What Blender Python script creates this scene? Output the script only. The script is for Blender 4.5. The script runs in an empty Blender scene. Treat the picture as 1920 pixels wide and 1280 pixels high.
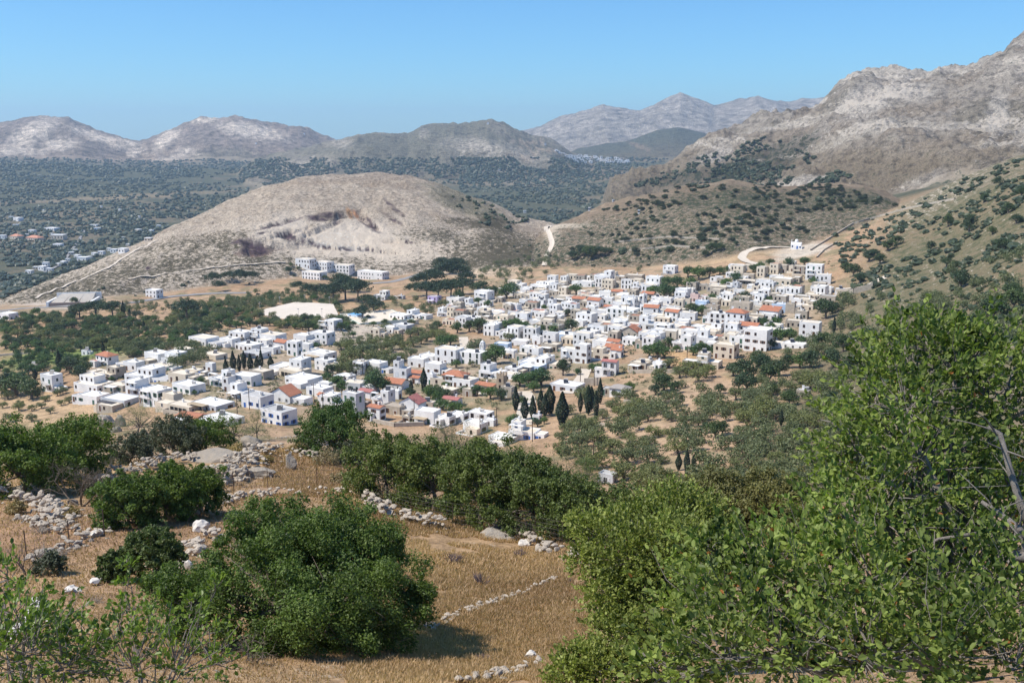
import bpy, math, random
import numpy as np
C = bpy.context.scene.collection
random.seed(7); RS = np.random.RandomState(7)

# ------------------------------------------------------------------ camera, sky, sun, exposure
F = 1867.0                     # focal length in photograph pixels (1920 wide)
TILT = math.radians(11.65)
cd = bpy.data.cameras.new("camera"); cd.sensor_width = 36; cd.lens = 36*F/1920; cd.clip_start = 0.2; cd.clip_end = 60000
cam = bpy.data.objects.new("camera", cd); C.objects.link(cam)
cam.rotation_euler = (math.pi/2 - TILT, 0, 0)
bpy.context.scene.camera = cam
SUN_EL, SUN_AZ = math.radians(56), math.radians(-103)     # azimuth measured from +Y towards +X
w = bpy.data.worlds.new("World"); bpy.context.scene.world = w; w.use_nodes = True
nt = w.node_tree; bg = nt.nodes["Background"]; sk = nt.nodes.new("ShaderNodeTexSky"); sk.sky_type = 'NISHITA'
sk.sun_disc = False; sk.sun_elevation = SUN_EL; sk.sun_rotation = SUN_AZ; sk.altitude = 300
sk.air_density = 1.0; sk.dust_density = 0.2; sk.ozone_density = 3.0
tint = nt.nodes.new("ShaderNodeMix"); tint.data_type = 'RGBA'; tint.blend_type = 'MULTIPLY'; tint.inputs[0].default_value = 1; tint.inputs[7].default_value = (.38, .68, .92, 1)
nt.links.new(sk.outputs[0], tint.inputs[6]); nt.links.new(tint.outputs[2], bg.inputs[0]); bg.inputs[1].default_value = 0.13
sd = bpy.data.lights.new("sun", 'SUN'); sd.energy = 4.3; sd.angle = math.radians(0.5); sd.color = (1, 0.935, 0.84)
sun = bpy.data.objects.new("sun", sd); C.objects.link(sun); sun.rotation_euler = (math.pi/2 - SUN_EL, 0, -SUN_AZ + math.pi)
sc = bpy.context.scene
sc.view_settings.view_transform = 'Standard'; sc.view_settings.look = 'None'; sc.view_settings.exposure = 0.40; sc.view_settings.gamma = 1
sc.cycles.volume_bounces = 1; sc.cycles.max_bounces = 5; sc.cycles.diffuse_bounces = 2; sc.cycles.glossy_bounces = 1
sc.cycles.transmission_bounces = 3; sc.cycles.transparent_max_bounces = 4
sc.cycles.use_denoising = True

# ------------------------------------------------------------------ helpers
ct, st = math.cos(TILT), math.sin(TILT)
def slope_az(u, v):
    x = (np.asarray(u, float)-960)/F; y = (640-np.asarray(v, float))/F
    wy = ct + y*st; wz = -st + y*ct
    return wz/np.hypot(x, wy), np.arctan2(x, wy)
def project(x, y, z):
    d = y*ct - z*st; up = y*st + z*ct
    d = np.where(d < 0.1, 0.1, d)
    return 960 + F*x/d, 640 - F*up/d
def hsh(i, j, s):
    n = (i*374761393 + j*668265263 + s*974634777) & 0xffffffff
    n = ((n ^ (n >> 13))*1274126177) & 0xffffffff
    return ((n ^ (n >> 16)) & 0xffff)/65535.0
def vn(x, y, s=0):
    i = np.floor(x).astype(np.int64); j = np.floor(y).astype(np.int64); a = x-i; b = y-j
    a = a*a*(3-2*a); b = b*b*(3-2*b)
    return (hsh(i, j, s)*(1-a)+hsh(i+1, j, s)*a)*(1-b)+(hsh(i, j+1, s)*(1-a)+hsh(i+1, j+1, s)*a)*b
def fbm(x, y, o=4, s=0):
    r = 0; a = .5; t = 0
    for k in range(o):
        r = r + a*vn(x*2**k+17.3*k, y*2**k-9.1*k, s+k); t += a; a *= .5
    return r/t
def ridged(x, y, o=4, s=0):
    r = 0; a = .5; t = 0
    for k in range(o):
        r = r + a*(1-abs(2*vn(x*2**k+7.3*k, y*2**k-3.1*k, s+k)-1)); t += a; a *= .5
    return r/t
def sm(x, a, b):
    t = np.clip((x-a)/(b-a), 0, 1); return t*t*(3-2*t)
def gb(a, sig, ax):
    n = int(sig*3)+1; k = np.exp(-.5*(np.arange(-n, n+1)/sig)**2); k /= k.sum()
    return np.apply_along_axis(lambda m: np.convolve(np.pad(m, n, mode='edge'), k, 'valid'), ax, a)

def tag(o, label=None, cat=None, group=None, kind=None):
    if label: o["label"] = label
    if cat: o["category"] = cat
    if group: o["group"] = group
    if kind: o["kind"] = kind
    return o
def mesh_np(name, V, Fq, mats=(), midx=None, smooth=False, attrs=None, tri=None):
    """V (n,3); Fq (m,4) quads; tri (k,3)"""
    me = bpy.data.meshes.new(name); V = np.asarray(V, np.float32)
    me.vertices.add(len(V)); me.vertices.foreach_set("co", V.ravel())
    nq = 0 if Fq is None else len(Fq); ntr = 0 if tri is None else len(tri)
    loops = []; 
    if nq: loops.append(np.asarray(Fq, np.int32).ravel())
    if ntr: loops.append(np.asarray(tri, np.int32).ravel())
    L = np.concatenate(loops); me.loops.add(len(L)); me.loops.foreach_set("vertex_index", L)
    tot = np.concatenate([np.full(nq, 4, np.int32), np.full(ntr, 3, np.int32)])
    me.polygons.add(nq+ntr); st_ = np.concatenate([[0], np.cumsum(tot)[:-1]]).astype(np.int32)
    me.polygons.foreach_set("loop_start", st_); me.polygons.foreach_set("loop_total", tot)
    for m in mats: me.materials.append(m)
    if midx is not None: me.polygons.foreach_set("material_index", np.asarray(midx, np.int32))
    me.polygons.foreach_set("use_smooth", np.full(nq+ntr, smooth))
    for k, a in (attrs or {}).items():
        a = np.asarray(a, np.float32)
        if a.ndim == 2:
            at = me.attributes.new(k, 'FLOAT_COLOR', 'POINT'); at.data.foreach_set("color", np.c_[a, np.ones(len(a))].astype(np.float32).ravel())
        else:
            at = me.attributes.new(k, 'FLOAT', 'POINT'); at.data.foreach_set("value", a)
    me.update(); me.validate()
    return me
def link(name, me, parent=None, loc=None):
    o = bpy.data.objects.new(name, me); C.objects.link(o)
    if parent is not None: o.parent = parent
    if loc is not None: o.location = loc
    return o
class MB:
    """collects quads / tris with a material index"""
    def __init__(s): s.v = []; s.f = []; s.m = []
    def box(s, x0, y0, z0, x1, y1, z1, m=0, bottom=False):
        n = len(s.v); s.v += [(x0,y0,z0),(x1,y0,z0),(x1,y1,z0),(x0,y1,z0),(x0,y0,z1),(x1,y0,z1),(x1,y1,z1),(x0,y1,z1)]
        fs = [(0,1,5,4),(1,2,6,5),(2,3,7,6),(3,0,4,7),(4,5,6,7)]+([(3,2,1,0)] if bottom else [])
        s.f += [tuple(n+i for i in q) for q in fs]; s.m += [m]*len(fs); return s
    def poly(s, pts, m=0):
        n = len(s.v); s.v += [tuple(p) for p in pts]; s.f.append(tuple(range(n, n+len(pts)))); s.m.append(m); return s
    def tube(s, pts, rads, k=6, m=0, cap=True):
        P = [np.array(p, float) for p in pts]; n0 = len(s.v)
        for i, p in enumerate(P):
            d = P[min(i+1, len(P)-1)]-P[max(i-1, 0)]; d /= (np.linalg.norm(d)+1e-9)
            a = np.cross(d, (0.13, .31, 1)) if abs(d[2]) < .9 else np.cross(d, (1, .1, .05)); a /= np.linalg.norm(a); b = np.cross(d, a)
            for j in range(k):
                t = 2*math.pi*j/k; s.v.append(tuple(p+rads[i]*(math.cos(t)*a+math.sin(t)*b)))
        for i in range(len(P)-1):
            for j in range(k):
                q = n0+i*k; s.f.append((q+j, q+(j+1) % k, q+k+(j+1) % k, q+k+j)); s.m.append(m)
        if cap: s.f.append(tuple(n0+(len(P)-1)*k+j for j in range(k))); s.m.append(m)
        return s
    def mesh(s, name, mats, smooth=False):
        me = bpy.data.meshes.new(name); me.from_pydata(s.v, [], s.f)
        for m in mats: me.materials.append(m)
        me.polygons.foreach_set("material_index", s.m); me.polygons.foreach_set("use_smooth", [smooth]*len(s.f)); me.update()
        return me
    def build(s, name, mats, parent=None, loc=None, smooth=False):
        return link(name, s.mesh(name, mats if isinstance(mats, (list, tuple)) else [mats], smooth), parent, loc)

# ------------------------------------------------------------------ materials
def mat(name):
    m = bpy.data.materials.new(name); m.use_nodes = True
    return m, m.node_tree, m.node_tree.nodes["Principled BSDF"]
def N(nt, t, **kw):
    n = nt.nodes.new(t)
    for k, v in kw.items():
        if k.startswith("i_"): n.inputs[k[2:].replace("_", " ")].default_value = v
        else: setattr(n, k, v)
    return n
def noise(nt, scale, detail=4, rough=.6, vec=None):
    n = N(nt, "ShaderNodeTexNoise"); n.inputs["Scale"].default_value = scale; n.inputs["Detail"].default_value = detail; n.inputs["Roughness"].default_value = rough
    if vec is not None: nt.links.new(vec, n.inputs["Vector"])
    return n.outputs[0]
def mixc(nt, fac, a, b, mode='MIX'):
    n = nt.nodes.new("ShaderNodeMix"); n.data_type = 'RGBA'; n.blend_type = mode; n.clamp_factor = True
    for sock, val in ((n.inputs[0], fac), (n.inputs[6], a), (n.inputs[7], b)):
        if isinstance(val, (int, float)): sock.default_value = val
        elif isinstance(val, tuple): sock.default_value = (*val, 1)
        else: nt.links.new(val, sock)
    return n.outputs[2]
def rng(nt, x, a, b, c=0, d=1):
    n = N(nt, "ShaderNodeMapRange"); 
    for i, val in enumerate((x, a, b, c, d)):
        if isinstance(val, (int, float)): n.inputs[i].default_value = val
        else: nt.links.new(val, n.inputs[i])
    return n.outputs[0]
def mth(nt, op, a, b=0.0):
    n = N(nt, "ShaderNodeMath", operation=op)
    for i, val in enumerate((a, b)):
        if isinstance(val, (int, float)): n.inputs[i].default_value = val
        else: nt.links.new(val, n.inputs[i])
    return n.outputs[0]
def attr(nt, name, vec=False):
    n = N(nt, "ShaderNodeAttribute", attribute_name=name); return n.outputs[0 if vec else 2]
def bump(nt, bsdf, h, dist, strength=1.0):
    b = N(nt, "ShaderNodeBump"); b.inputs["Strength"].default_value = strength; b.inputs["Distance"].default_value = dist
    nt.links.new(h, b.inputs["Height"]); nt.links.new(b.outputs[0], bsdf.inputs["Normal"])
def flat_mat(name, col, rough=.85, var=.12, scale=.6, spec=.2, objvar=0.0, bmp=0, col2=None):
    m, nt, b = mat(name); g = N(nt, "ShaderNodeNewGeometry").outputs["Position"]
    n1 = noise(nt, scale, 5, .65, g); n2 = noise(nt, scale*9, 3, .6, g)
    f = rng(nt, n1, .3, .7, 1-var, 1+var); f2 = rng(nt, n2, .3, .7, 1-var*.5, 1+var*.5); f = mth(nt, 'MULTIPLY', f, f2)
    if objvar:
        oi = N(nt, "ShaderNodeObjectInfo").outputs["Random"]; f = mth(nt, 'MULTIPLY', f, rng(nt, oi, 0, 1, 1-objvar, 1+objvar*.5))
    base = col if col2 is None else mixc(nt, rng(nt, n1, .4, .62), col, col2)
    c = N(nt, "ShaderNodeCombineColor"); 
    for i in range(3): nt.links.new(f, c.inputs[i])
    out = mixc(nt, 1.0, base, c.outputs[0], 'MULTIPLY')
    nt.links.new(out, b.inputs["Base Color"]); b.inputs["Roughness"].default_value = rough; b.inputs["Specular IOR Level"].default_value = spec
    if bmp: bump(nt, b, n2, bmp)
    return m
def terrain_mat(name, s, scrub_col, rock_col, bdist, strength=1.0, speck=.25, contrast=.10):
    m, nt, b = mat(name); g = N(nt, "ShaderNodeNewGeometry").outputs["Position"]
    mp = N(nt, "ShaderNodeMapping"); nt.links.new(g, mp.inputs[0]); mp.inputs["Scale"].default_value = (1, 1, 1.6)
    g = mp.outputs[0]
    col = attr(nt, "col", True)
    n1 = noise(nt, s, 8, .62, g); n2 = noise(nt, s*2.3, 8, .68, g); n3 = noise(nt, s*7, 4, .7, g)
    f = mth(nt, 'MULTIPLY', rng(nt, n1, .3, .7, 1-speck, 1+speck), rng(nt, n3, .3, .7, 1-speck, 1+speck))
    c = N(nt, "ShaderNodeCombineColor")
    for i in range(3): nt.links.new(f, c.inputs[i])
    out = mixc(nt, 1.0, col, c.outputs[0], 'MULTIPLY')
    rk = attr(nt, "rock"); t = mth(nt, 'SUBTRACT', .80, mth(nt, 'MULTIPLY', rk, .5))
    fr = rng(nt, n2, t, mth(nt, 'ADD', t, contrast)); out = mixc(nt, fr, out, rock_col)
    sb = attr(nt, "scrub"); t = mth(nt, 'SUBTRACT', .80, mth(nt, 'MULTIPLY', sb, .5))
    mix2 = mth(nt, 'ADD', mth(nt, 'MULTIPLY', n1, .55), mth(nt, 'MULTIPLY', n3, .45))
    fs = rng(nt, mix2, t, mth(nt, 'ADD', t, .05)); out = mixc(nt, fs, out, scrub_col)
    nt.links.new(out, b.inputs["Base Color"]); b.inputs["Roughness"].default_value = .95; b.inputs["Specular IOR Level"].default_value = .1
    hgt = mth(nt, 'ADD', n2, mth(nt, 'MULTIPLY', n3, .35))
    bump(nt, b, hgt, bdist, strength)
    return m
def leaf_mat(name, dark, light, trans=.35, objvar=.25, rough=.5, dry=None):
    m, nt, b = mat(name)
    r = attr(nt, "rnd"); col = mixc(nt, r, dark, light)
    if dry: col = mixc(nt, rng(nt, r, .975, .985), col, dry)
    oi = N(nt, "ShaderNodeObjectInfo").outputs["Random"]; f = rng(nt, oi, 0, 1, 1-objvar, 1+objvar)
    c = N(nt, "ShaderNodeCombineColor"); nt.links.new(f, c.inputs[0]); nt.links.new(rng(nt, oi, 0, 1, 1-objvar*.75, 1+objvar*.75), c.inputs[1]); nt.links.new(rng(nt, oi, 0, 1, 1+objvar*.3, 1-objvar*.2), c.inputs[2])
    col = mixc(nt, 1.0, col, c.outputs[0], 'MULTIPLY')
    nt.links.new(col, b.inputs["Base Color"]); b.inputs["Roughness"].default_value = rough; b.inputs["Specular IOR Level"].default_value = .35
    tr = N(nt, "ShaderNodeBsdfTranslucent"); nt.links.new(mixc(nt, 1.0, col, (1.3, 1.5, .7), 'MULTIPLY'), tr.inputs[0])
    mx = N(nt, "ShaderNodeMixShader"); mx.inputs[0].default_value = trans
    nt.links.new(b.outputs[0], mx.inputs[1]); nt.links.new(tr.outputs[0], mx.inputs[2])
    nt.links.new(mx.outputs[0], nt.nodes["Material Output"].inputs[0])
    return m

# ------------------------------------------------------------------ terrain: rings round the viewpoint (u, v, distance) -> real heights
def ring(pts):
    a = []
    for u, v, r in pts:
        s, az = slope_az(u, v); a.append((float(az), r, float(s)*r))
    return np.array(a)
def zring(pts):               # (u, r, z) for ground no one sees from here
    return np.array([(float(slope_az(u, 640)[1]), r, z) for u, r, z in pts])
azi = np.radians(np.arange(-31, 31.0001, 0.06))
azo = np.radians(np.arange(32, 180, 1.5))
AZ = np.concatenate([-azo[::-1], azi, azo]); NA = len(AZ)
R = np.concatenate([np.geomspace(1.5, 14, 36, endpoint=False), np.geomspace(14, 700, 350, endpoint=False), np.geomspace(700, 1300, 190, endpoint=False), np.geomspace(1300, 2600, 240, endpoint=False), np.geomspace(2600, 9500, 130, endpoint=False), np.geomspace(9500, 15000, 12)]); NR = len(R)
LR = np.log(R)
E = ring([(0,872,62),(150,858,66),(300,840,70),(400,828,74),(480,822,76),(560,822,76),(640,845,70),(760,885,64),(900,912,60),(1100,958,54),(1300,985,50),(1500,1000,46),(1920,1030,40)])
G = ring([(0,805,400),(150,790,395),(350,803,330),(500,806,310),(700,812,310),(900,835,290),(1000,855,262),(1140,915,205),(1300,912,195),(1500,905,190),(1920,900,150)])
rings = [zring([(960,1.5,-1.7)]), zring([(0,6,-4.0),(960,6,-4.2),(1920,6,-3.6)]),
 ring([(0,1280,17),(960,1280,17),(1500,1280,15),(1920,1280,14)]), ring([(0,1150,26),(960,1150,25),(1920,1150,21)]),
 ring([(0,1000,40),(960,1000,42),(1920,1050,33)]), E, None, G,
 ring([(0,705,520),(350,700,430),(500,700,430),(700,700,430),(900,712,400),(1100,722,378),(1300,742,325),(1500,740,315),(1920,700,262)]),
 ring([(0,630,640),(350,622,545),(600,620,545),(800,620,560),(1000,620,540),(1200,622,500),(1400,640,460),(1550,622,480),(1700,600,430),(1920,560,360)]),
 ring([(0,588,745),(300,572,720),(600,562,710),(800,560,690),(1000,552,665),(1200,540,650),(1400,540,620),(1550,530,615),(1750,490,590),(1920,430,540)]),
 ring([(0,578,790),(150,561,785),(300,546,815),(560,516,870),(700,517,875),(850,506,880),(950,500,850),(1050,495,830),(1200,496,770),(1300,486,745),(1400,472,725),(1500,459,755),(1600,432,790),(1700,385,830),(1800,335,850),(1920,282,870)]),
 zring([(0,1250,-160),(300,1250,-160),(900,1250,-155),(1100,1250,-142),(1400,1250,-112),(1700,1250,-60),(1920,1250,-40)]),
 zring([(0,2200,-166),(1100,2200,-166),(1250,2200,-150),(1500,2200,-90),(1920,2200,-60)]),
 ring([(0,342,3400),(600,340,3400),(900,335,3400),(1100,332,3400),(1250,332,3400),(1920,335,3400)]),
 ring([(0,296,5000),(250,303,5000),(480,305,5000),(800,303,5000),(1000,302,5000),(1100,301,4900),(1250,298,4800),(1920,300,5000)]),
 zring([(960,7000,-140)]), zring([(960,9500,-160)]), zring([(960,15000,-300)])]
s_e = E[:, 2]/E[:, 1]
rr = [], []
for q in rings:
    if q is None: rr[0].append(None); rr[1].append(None); continue
    rr[0].append(np.interp(AZ, q[:, 0], q[:, 1])); rr[1].append(np.interp(AZ, q[:, 0], q[:, 2]))
rF = np.sqrt(rr[0][5]*rr[0][7]); rr[0][6] = rF; rr[1][6] = (np.interp(AZ, E[:, 0], s_e)-.022)*rF
RR = gb(np.array(rr[0]), 9, 1); ZZ = gb(np.array(rr[1]), 9, 1)
base = np.empty((NA, NR))
for i in range(NA): base[i] = np.interp(LR, np.log(RR[:, i]), ZZ[:, i])
base = gb(base, 4.0, 1)
azg, rg = np.meshgrid(AZ, R, indexing='ij'); X = rg*np.sin(azg); Y = rg*np.cos(azg)
rK = RR[11]
def layer(crest, rc, foot, back, zf, front_pow=1.0, zback=None):
    q = np.array([(*slope_az(u, v)[::-1],) for u, v in crest], float)      # az, slope
    sl = np.interp(AZ, q[:, 0], q[:, 1]); rcv = np.interp(AZ, [slope_az(u, 400)[1] for u, _ in rc], [r for _, r in rc])
    rcv = gb(rcv[None], 12, 1)[0]
    zc = sl*rcv
    ft = (foot if np.ndim(foot) else np.full(NA, foot)); zfv = zf if np.ndim(zf) else np.full(NA, zf)
    e0, e1 = q[0, 0], q[-1, 0]; w_ = math.radians(1.2)
    fade = sm(AZ, e0-w_*2, e0)*(1-sm(AZ, e1, e1+w_*2))
    t = np.clip((rg-ft[:, None])/(rcv-ft)[:, None], 0, 1); s_f = np.sin(t*math.pi/2)**front_pow
    tb = np.clip((rg-rcv[:, None])/(back), 0, 1); s_b = .5+.5*np.cos(tb*math.pi)
    s_ = np.where(rg < rcv[:, None], s_f, s_b)
    zb = zfv if zback is None else np.full(NA, float(zback)); zl = np.where(rg < rcv[:, None], zfv[:, None], zb[:, None]); z = zl+(zc[:, None]-zl)*s_
    z = np.where(s_ > 0.003, z, -1e4)
    z = z*fade[:, None] + (1-fade[:, None])*(-400)
    return z, t
zK = ZZ[11]
def zat(rv): return np.array([np.interp(math.log(rv[i]), LR, base[i]) for i in range(NA)])
L = []
L.append(layer([(-60,592),(0,573),(60,552),(110,530),(200,487),(260,460),(330,425),(400,395),(440,375),(500,352),(560,335),(610,327),(640,325),(700,326),(760,331),(820,345),(880,368),(930,388),(970,408),(1010,419),(1050,424),(1110,446),(1160,480)],
   [(0,840),(200,960),(400,1120),(640,1280),(880,1230),(1050,1130)], rK*.985, 420, zK-1.5, .92, -215))          # quarry hill
L.append(layer([(1000,455),(1040,427),(1080,410),(1110,396),(1150,383),(1180,371),(1230,361),(1280,348),(1330,346),(1360,341),(1400,347),(1450,351),(1500,353),(1560,345),(1620,346),(1650,355),(1690,376),(1740,402),(1800,430)],
   [(1000,980),(1200,1060),(1600,1080),(1740,1000)], rK*.99, 300, zK-1.5, .95, -220))                             # scrub ridge
L.append(layer([(1150,352),(1200,338),(1260,318),(1300,290),(1340,268),(1400,250),(1450,235),(1500,213),(1530,200),(1560,178),(1585,158),(1600,148),(1640,144),(1680,142),(1750,143),(1800,141),(1830,134),(1850,119),(1880,112),(1900,94),(1930,80),(2050,50)],
   [(1150,1900),(1400,2150),(1600,2350),(1920,2500)], 1250.0, 900, zat(np.full(NA, 1250.))-5, 1.0))           # great mountain
sp = layer([(1260,352),(1330,338),(1400,330),(1480,306),(1560,285),(1650,240),(1720,215),(1790,200),(1850,184),(1920,176),(2000,170)],
   [(1260,1550),(1600,1650),(1920,1700)], 1230.0, 520, zat(np.full(NA, 1230.))-5, 1.0)
L[2] = (np.maximum(L[2][0], sp[0]), L[2][1])
L.append(layer([(-200,262),(-100,243),(0,235),(30,226),(60,219),(95,220),(130,222),(150,233),(190,245),(230,256),(262,264),(290,252),(320,240),(350,228),(380,219),(415,221),(440,219),(480,228),(510,240),(560,244),(600,258),(625,266),(660,282),(700,305)],
   [(0,6000),(700,6000)], 4950.0, 1500, zat(np.full(NA, 4950.))-14, 1.0))                                      # pale mountains
L.append(layer([(430,335),(480,306),(520,293),(560,285),(600,272),(640,262),(670,250),(700,247),(740,250),(765,252),(790,238),(830,235),(880,238),(900,233),(915,230),(940,238),(965,248),(1000,262),(1040,272),(1060,284),(1100,302)],
   [(430,3900),(700,4300),(1100,4400)], 3200.0, 1200, zat(np.full(NA, 3200.))-14, 1.0))                        # wooded hill
L.append(layer([(1040,296),(1080,279),(1130,268),(1180,262),(1230,247),(1270,243),(1310,250),(1350,260),(1420,280),(1500,290)],
   [(1060,5300),(1400,5200)], 4600.0, 900, zat(np.full(NA, 4600.))-14, 1.0))                                   # small hill
L.append(layer([(900,280),(930,258),(955,243),(1000,235),(1050,214),(1090,205),(1130,198),(1160,204),(1200,210),(1225,200),(1250,188),(1275,179),(1300,188),(1340,202),(1380,192),(1420,183),(1450,189),(1480,195),(1505,189),(1540,194),(1600,210),(1700,240)],
   [(900,8200),(1700,8200)], 6400.0, 1200, -130.0, 1.2))                                                    # distant mountains
stack = np.stack([base]+[l[0] for l in L]); LID = stack.argmax(0); Z = stack.max(0)
# relief
t6 = np.clip(L[0][1], 0, 1)
def nz(l, o, s): return fbm(X/l, Y/l, o, s)-.5
def rz(l, o, s): return ridged(X/l, Y/l, o, s)-.6
relief = np.zeros_like(Z)
isl = [gb(gb((LID == k).astype(float), 2.0, 0), 3.0, 1) for k in range(8)]
near = 1-sm(rg, 70, 260)
relief += isl[0]*(near*(nz(14, 3, 1)*.9+nz(3, 3, 2)*.17+nz(.8, 2, 4)*.10)+(1-near)*nz(60, 4, 3)*5*sm(rg, 260, 700)+sm(rg, 900, 2600)*nz(420, 4, 5)*46)
relief += isl[1]*(rz(70, 5, 11)*8+nz(16, 3, 12)*3.2+nz(5.5, 2, 13)*2.4)*sm(t6, 0, .2)
relief += isl[2]*(rz(90, 4, 21)*10+nz(18, 3, 22)*3+nz(6, 2, 23)*1.6)
relief += isl[3]*(rz(330, 6, 31)*85+rz(110, 4, 35)*34+rz(45, 4, 32)*20+rz(18, 3, 34)*8+nz(9, 2, 33)*4)
relief += isl[4]*(rz(600, 6, 41)*110+rz(110, 3, 42)*34)
relief += isl[5]*(rz(480, 5, 51)*70+rz(90, 3, 52)*26)
relief += isl[6]*(rz(500, 4, 61)*40)
relief += isl[7]*(rz(900, 6, 71)*190)
Z = Z+relief*sm(rg, 10, 22)
U, Vp = project(X, Y, Z)
def ell(cu, cv, ru, rv, rot=0, w_=.5):
    a = math.radians(rot); du = U-cu; dv = Vp-cv; x = (du*math.cos(a)+dv*math.sin(a))/ru; y = (-du*math.sin(a)+dv*math.cos(a))/rv
    return 1-sm(np.hypot(x, y)+(wob-.5)*1.1, 1-w_, 1+w_*.4)
wob = fbm(X/35, Y/35, 4, 90)*.5+fbm(X/9, Y/9, 3, 91)*.5
# quarry faces: stepped cuts in the hill
inh = isl[1]
cut = ell(610,440,120,34,-18)*.0
for (cu, cv, ru, rv, rot, hgt) in [(505,458,62,9,4,7), (478,472,34,8,0,6), (560,448,50,6,12,5), (655,402,40,7,-6,6), (615,408,26,6,-4,4), (540,436,60,4,-14,4), (600,462,70,4,6,4), (700,468,60,4,8,4), (760,452,50,4,0,4), (520,418,50,4,-16,3), (600,430,40,5,-20,4), (690,414,30,7,35,6)]:
    m_ = ell(cu, cv, ru, rv, rot, .5)*inh; Z = Z-m_*hgt
U, Vp = project(X, Y, Z)

# masks -> albedo, scrub, rock
col = np.zeros((NA, NR, 3)); scrub = np.zeros((NA, NR)); rock = np.zeros((NA, NR))
def setc(m, c): 
    global col
    col = col*(1-m[..., None])+m[..., None]*np.array(c)
big = fbm(X/60, Y/60, 4, 101); mid = fbm(X/9, Y/9, 4, 102); sml = fbm(X/2.2, Y/2.2, 3, 103); huge = fbm(X/400, Y/400, 4, 104)
col[:] = (.36, .235, .14)
g0 = sm(mid, .42, .6)
nearm = (1-sm(rg, 85, 130))
setc(nearm*g0*.85, (.39, .265, .145)); setc(nearm*sm(sml, .5, .68)*.45, (.27, .165, .10)); setc(nearm*ell(900,1130,230,170), (.37,.245,.135))
setc(nearm*ell(60,1000,260,70,0,.6)*.8, (.33,.20,.12))
rock += nearm*(.34+.2*sm(big, .5, .7)); 
vm = sm(rg, 100, 180)*(1-sm(rg, 900, 1100))
setc(vm*sm(big, .35, .62), (.40, .27, .165)); setc(vm*sm(mid, .52, .66)*.75, (.20, .175, .095))
scrub += vm*.42; rock += vm*.30
for e in [(430,700,280,75), (860,690,260,60), (1200,590,390,75), (1450,550,130,60)]:
    m_ = ell(*e, 0, .4)*vm; setc(m_*.75, (.37,.30,.215)); rock += m_*.10; setc(m_*sm(mid, .48, .6)*.6, (.19,.17,.10))
setc(ell(110,668,150,22,-6)*vm*.9, (.13,.19,.055)); setc(ell(30,560,200,30)*vm*.5, (.36,.27,.18))
setc(ell(60,770,120,50)*vm*.9, (.45,.315,.185)); setc(ell(1260,790,200,90,-8)*vm*.7, (.44,.31,.20)); setc(ell(1275,672,55,20)*vm, (.45,.29,.15))
setc(ell(1340,905,90,22)*vm, (.5,.38,.22)); setc(ell(1690,560,260,70,-25)*vm*.7, (.33,.245,.16))
setc(ell(120,565,90,16)*vm*.8, (.5,.43,.36)); setc(ell(860,505,130,14,4)*vm, (.52,.40,.28)); setc(ell(650,620,90,30)*vm*.7, (.52,.46,.38))
setc(ell(1500,470,60,16,-10)*vm, (.5,.43,.34)); setc(ell(1330,480,130,18,-4)*vm*.8, (.44,.31,.18))
pm = isl[0]*sm(rg, 900, 1150)
setc(pm, (.10,.103,.066)); setc(pm*sm(big*.5+huge*.5, .53, .62)*.55, (.24,.185,.13)); setc(pm*sm(rg,4200,4900)*(1-sm(U,900,1000))*.4,(.2,.17,.13))
scrub += pm*.52; rock += pm*.14*(1-sm(rg, 1500, 2600)); setc(pm*ell(250,368,260,5,-3,.6)*.6,(.34,.26,.17))
setc(pm*ell(1130,325,90,12)*.5, (.26,.19,.14))
# quarry hill
m_ = isl[1]; setc(m_, (.39,.315,.235)); setc(m_*sm(mid, .45, .62)*.55, (.49,.41,.315)); setc(m_*sm(big, .5, .66)*.6, (.29,.22,.155))
scrub += m_*(.24+.10*sm(U, 720, 820)+.08*sm(big, .5, .65)); rock += m_*(.50)
q = (ell(610,448,115,34,-6,.6)+ell(760,470,110,26,0,.6)*.7+ell(520,432,70,26,-20,.6)*.7).clip(0, 1)*m_
setc(q, (.56,.495,.415)); scrub -= q*.28; rock += q*.1
setc(ell(840,478,110,20,8,.6)*m_*.8, (.55,.43,.31)); setc(ell(640,455,64,24)*m_*.9, (.74,.70,.62)); setc(ell(470,478,40,6)*m_*.6,(.42,.27,.2)); setc(ell(600,474,50,5)*m_*.6,(.55,.36,.22)); setc(ell(745,462,60,6,10)*m_*.6,(.56,.38,.25)); setc(ell(705,440,40,26)*m_*.8, (.62,.53,.43))
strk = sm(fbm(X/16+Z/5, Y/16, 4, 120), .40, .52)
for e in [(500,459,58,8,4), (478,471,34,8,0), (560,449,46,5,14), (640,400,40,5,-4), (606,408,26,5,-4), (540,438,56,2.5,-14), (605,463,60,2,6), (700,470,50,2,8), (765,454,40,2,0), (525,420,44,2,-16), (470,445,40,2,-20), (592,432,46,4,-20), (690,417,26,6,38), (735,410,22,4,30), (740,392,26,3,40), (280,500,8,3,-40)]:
    k = ell(e[0], e[1], e[2]*1.15, e[3]*1.5, e[4], .5)*m_*(.3+.7*strk); setc(k, (.085,.055,.065)); scrub -= k*.3; rock -= k*.6  # dark purple rock, with shade under the overhangs partly painted into the albedo
k = ell(655,400,5,13,-24,.4)*m_; setc(k, (.52,.30,.15)); k = ell(668,404,4,12,-34,.4)*m_; setc(k, (.42,.22,.12)); k = ell(822,467,14,6)*m_; setc(k*.7, (.42,.22,.15))
setc(ell(880,385,110,26,28,.6)*m_*.7, (.17,.165,.10)); scrub += ell(890,390,110,30,26,.6)*m_*.22+ell(900,415,60,16)*m_*.15
setc(ell(640,330,260,10)*m_*.3, (.32,.26,.21))
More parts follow.
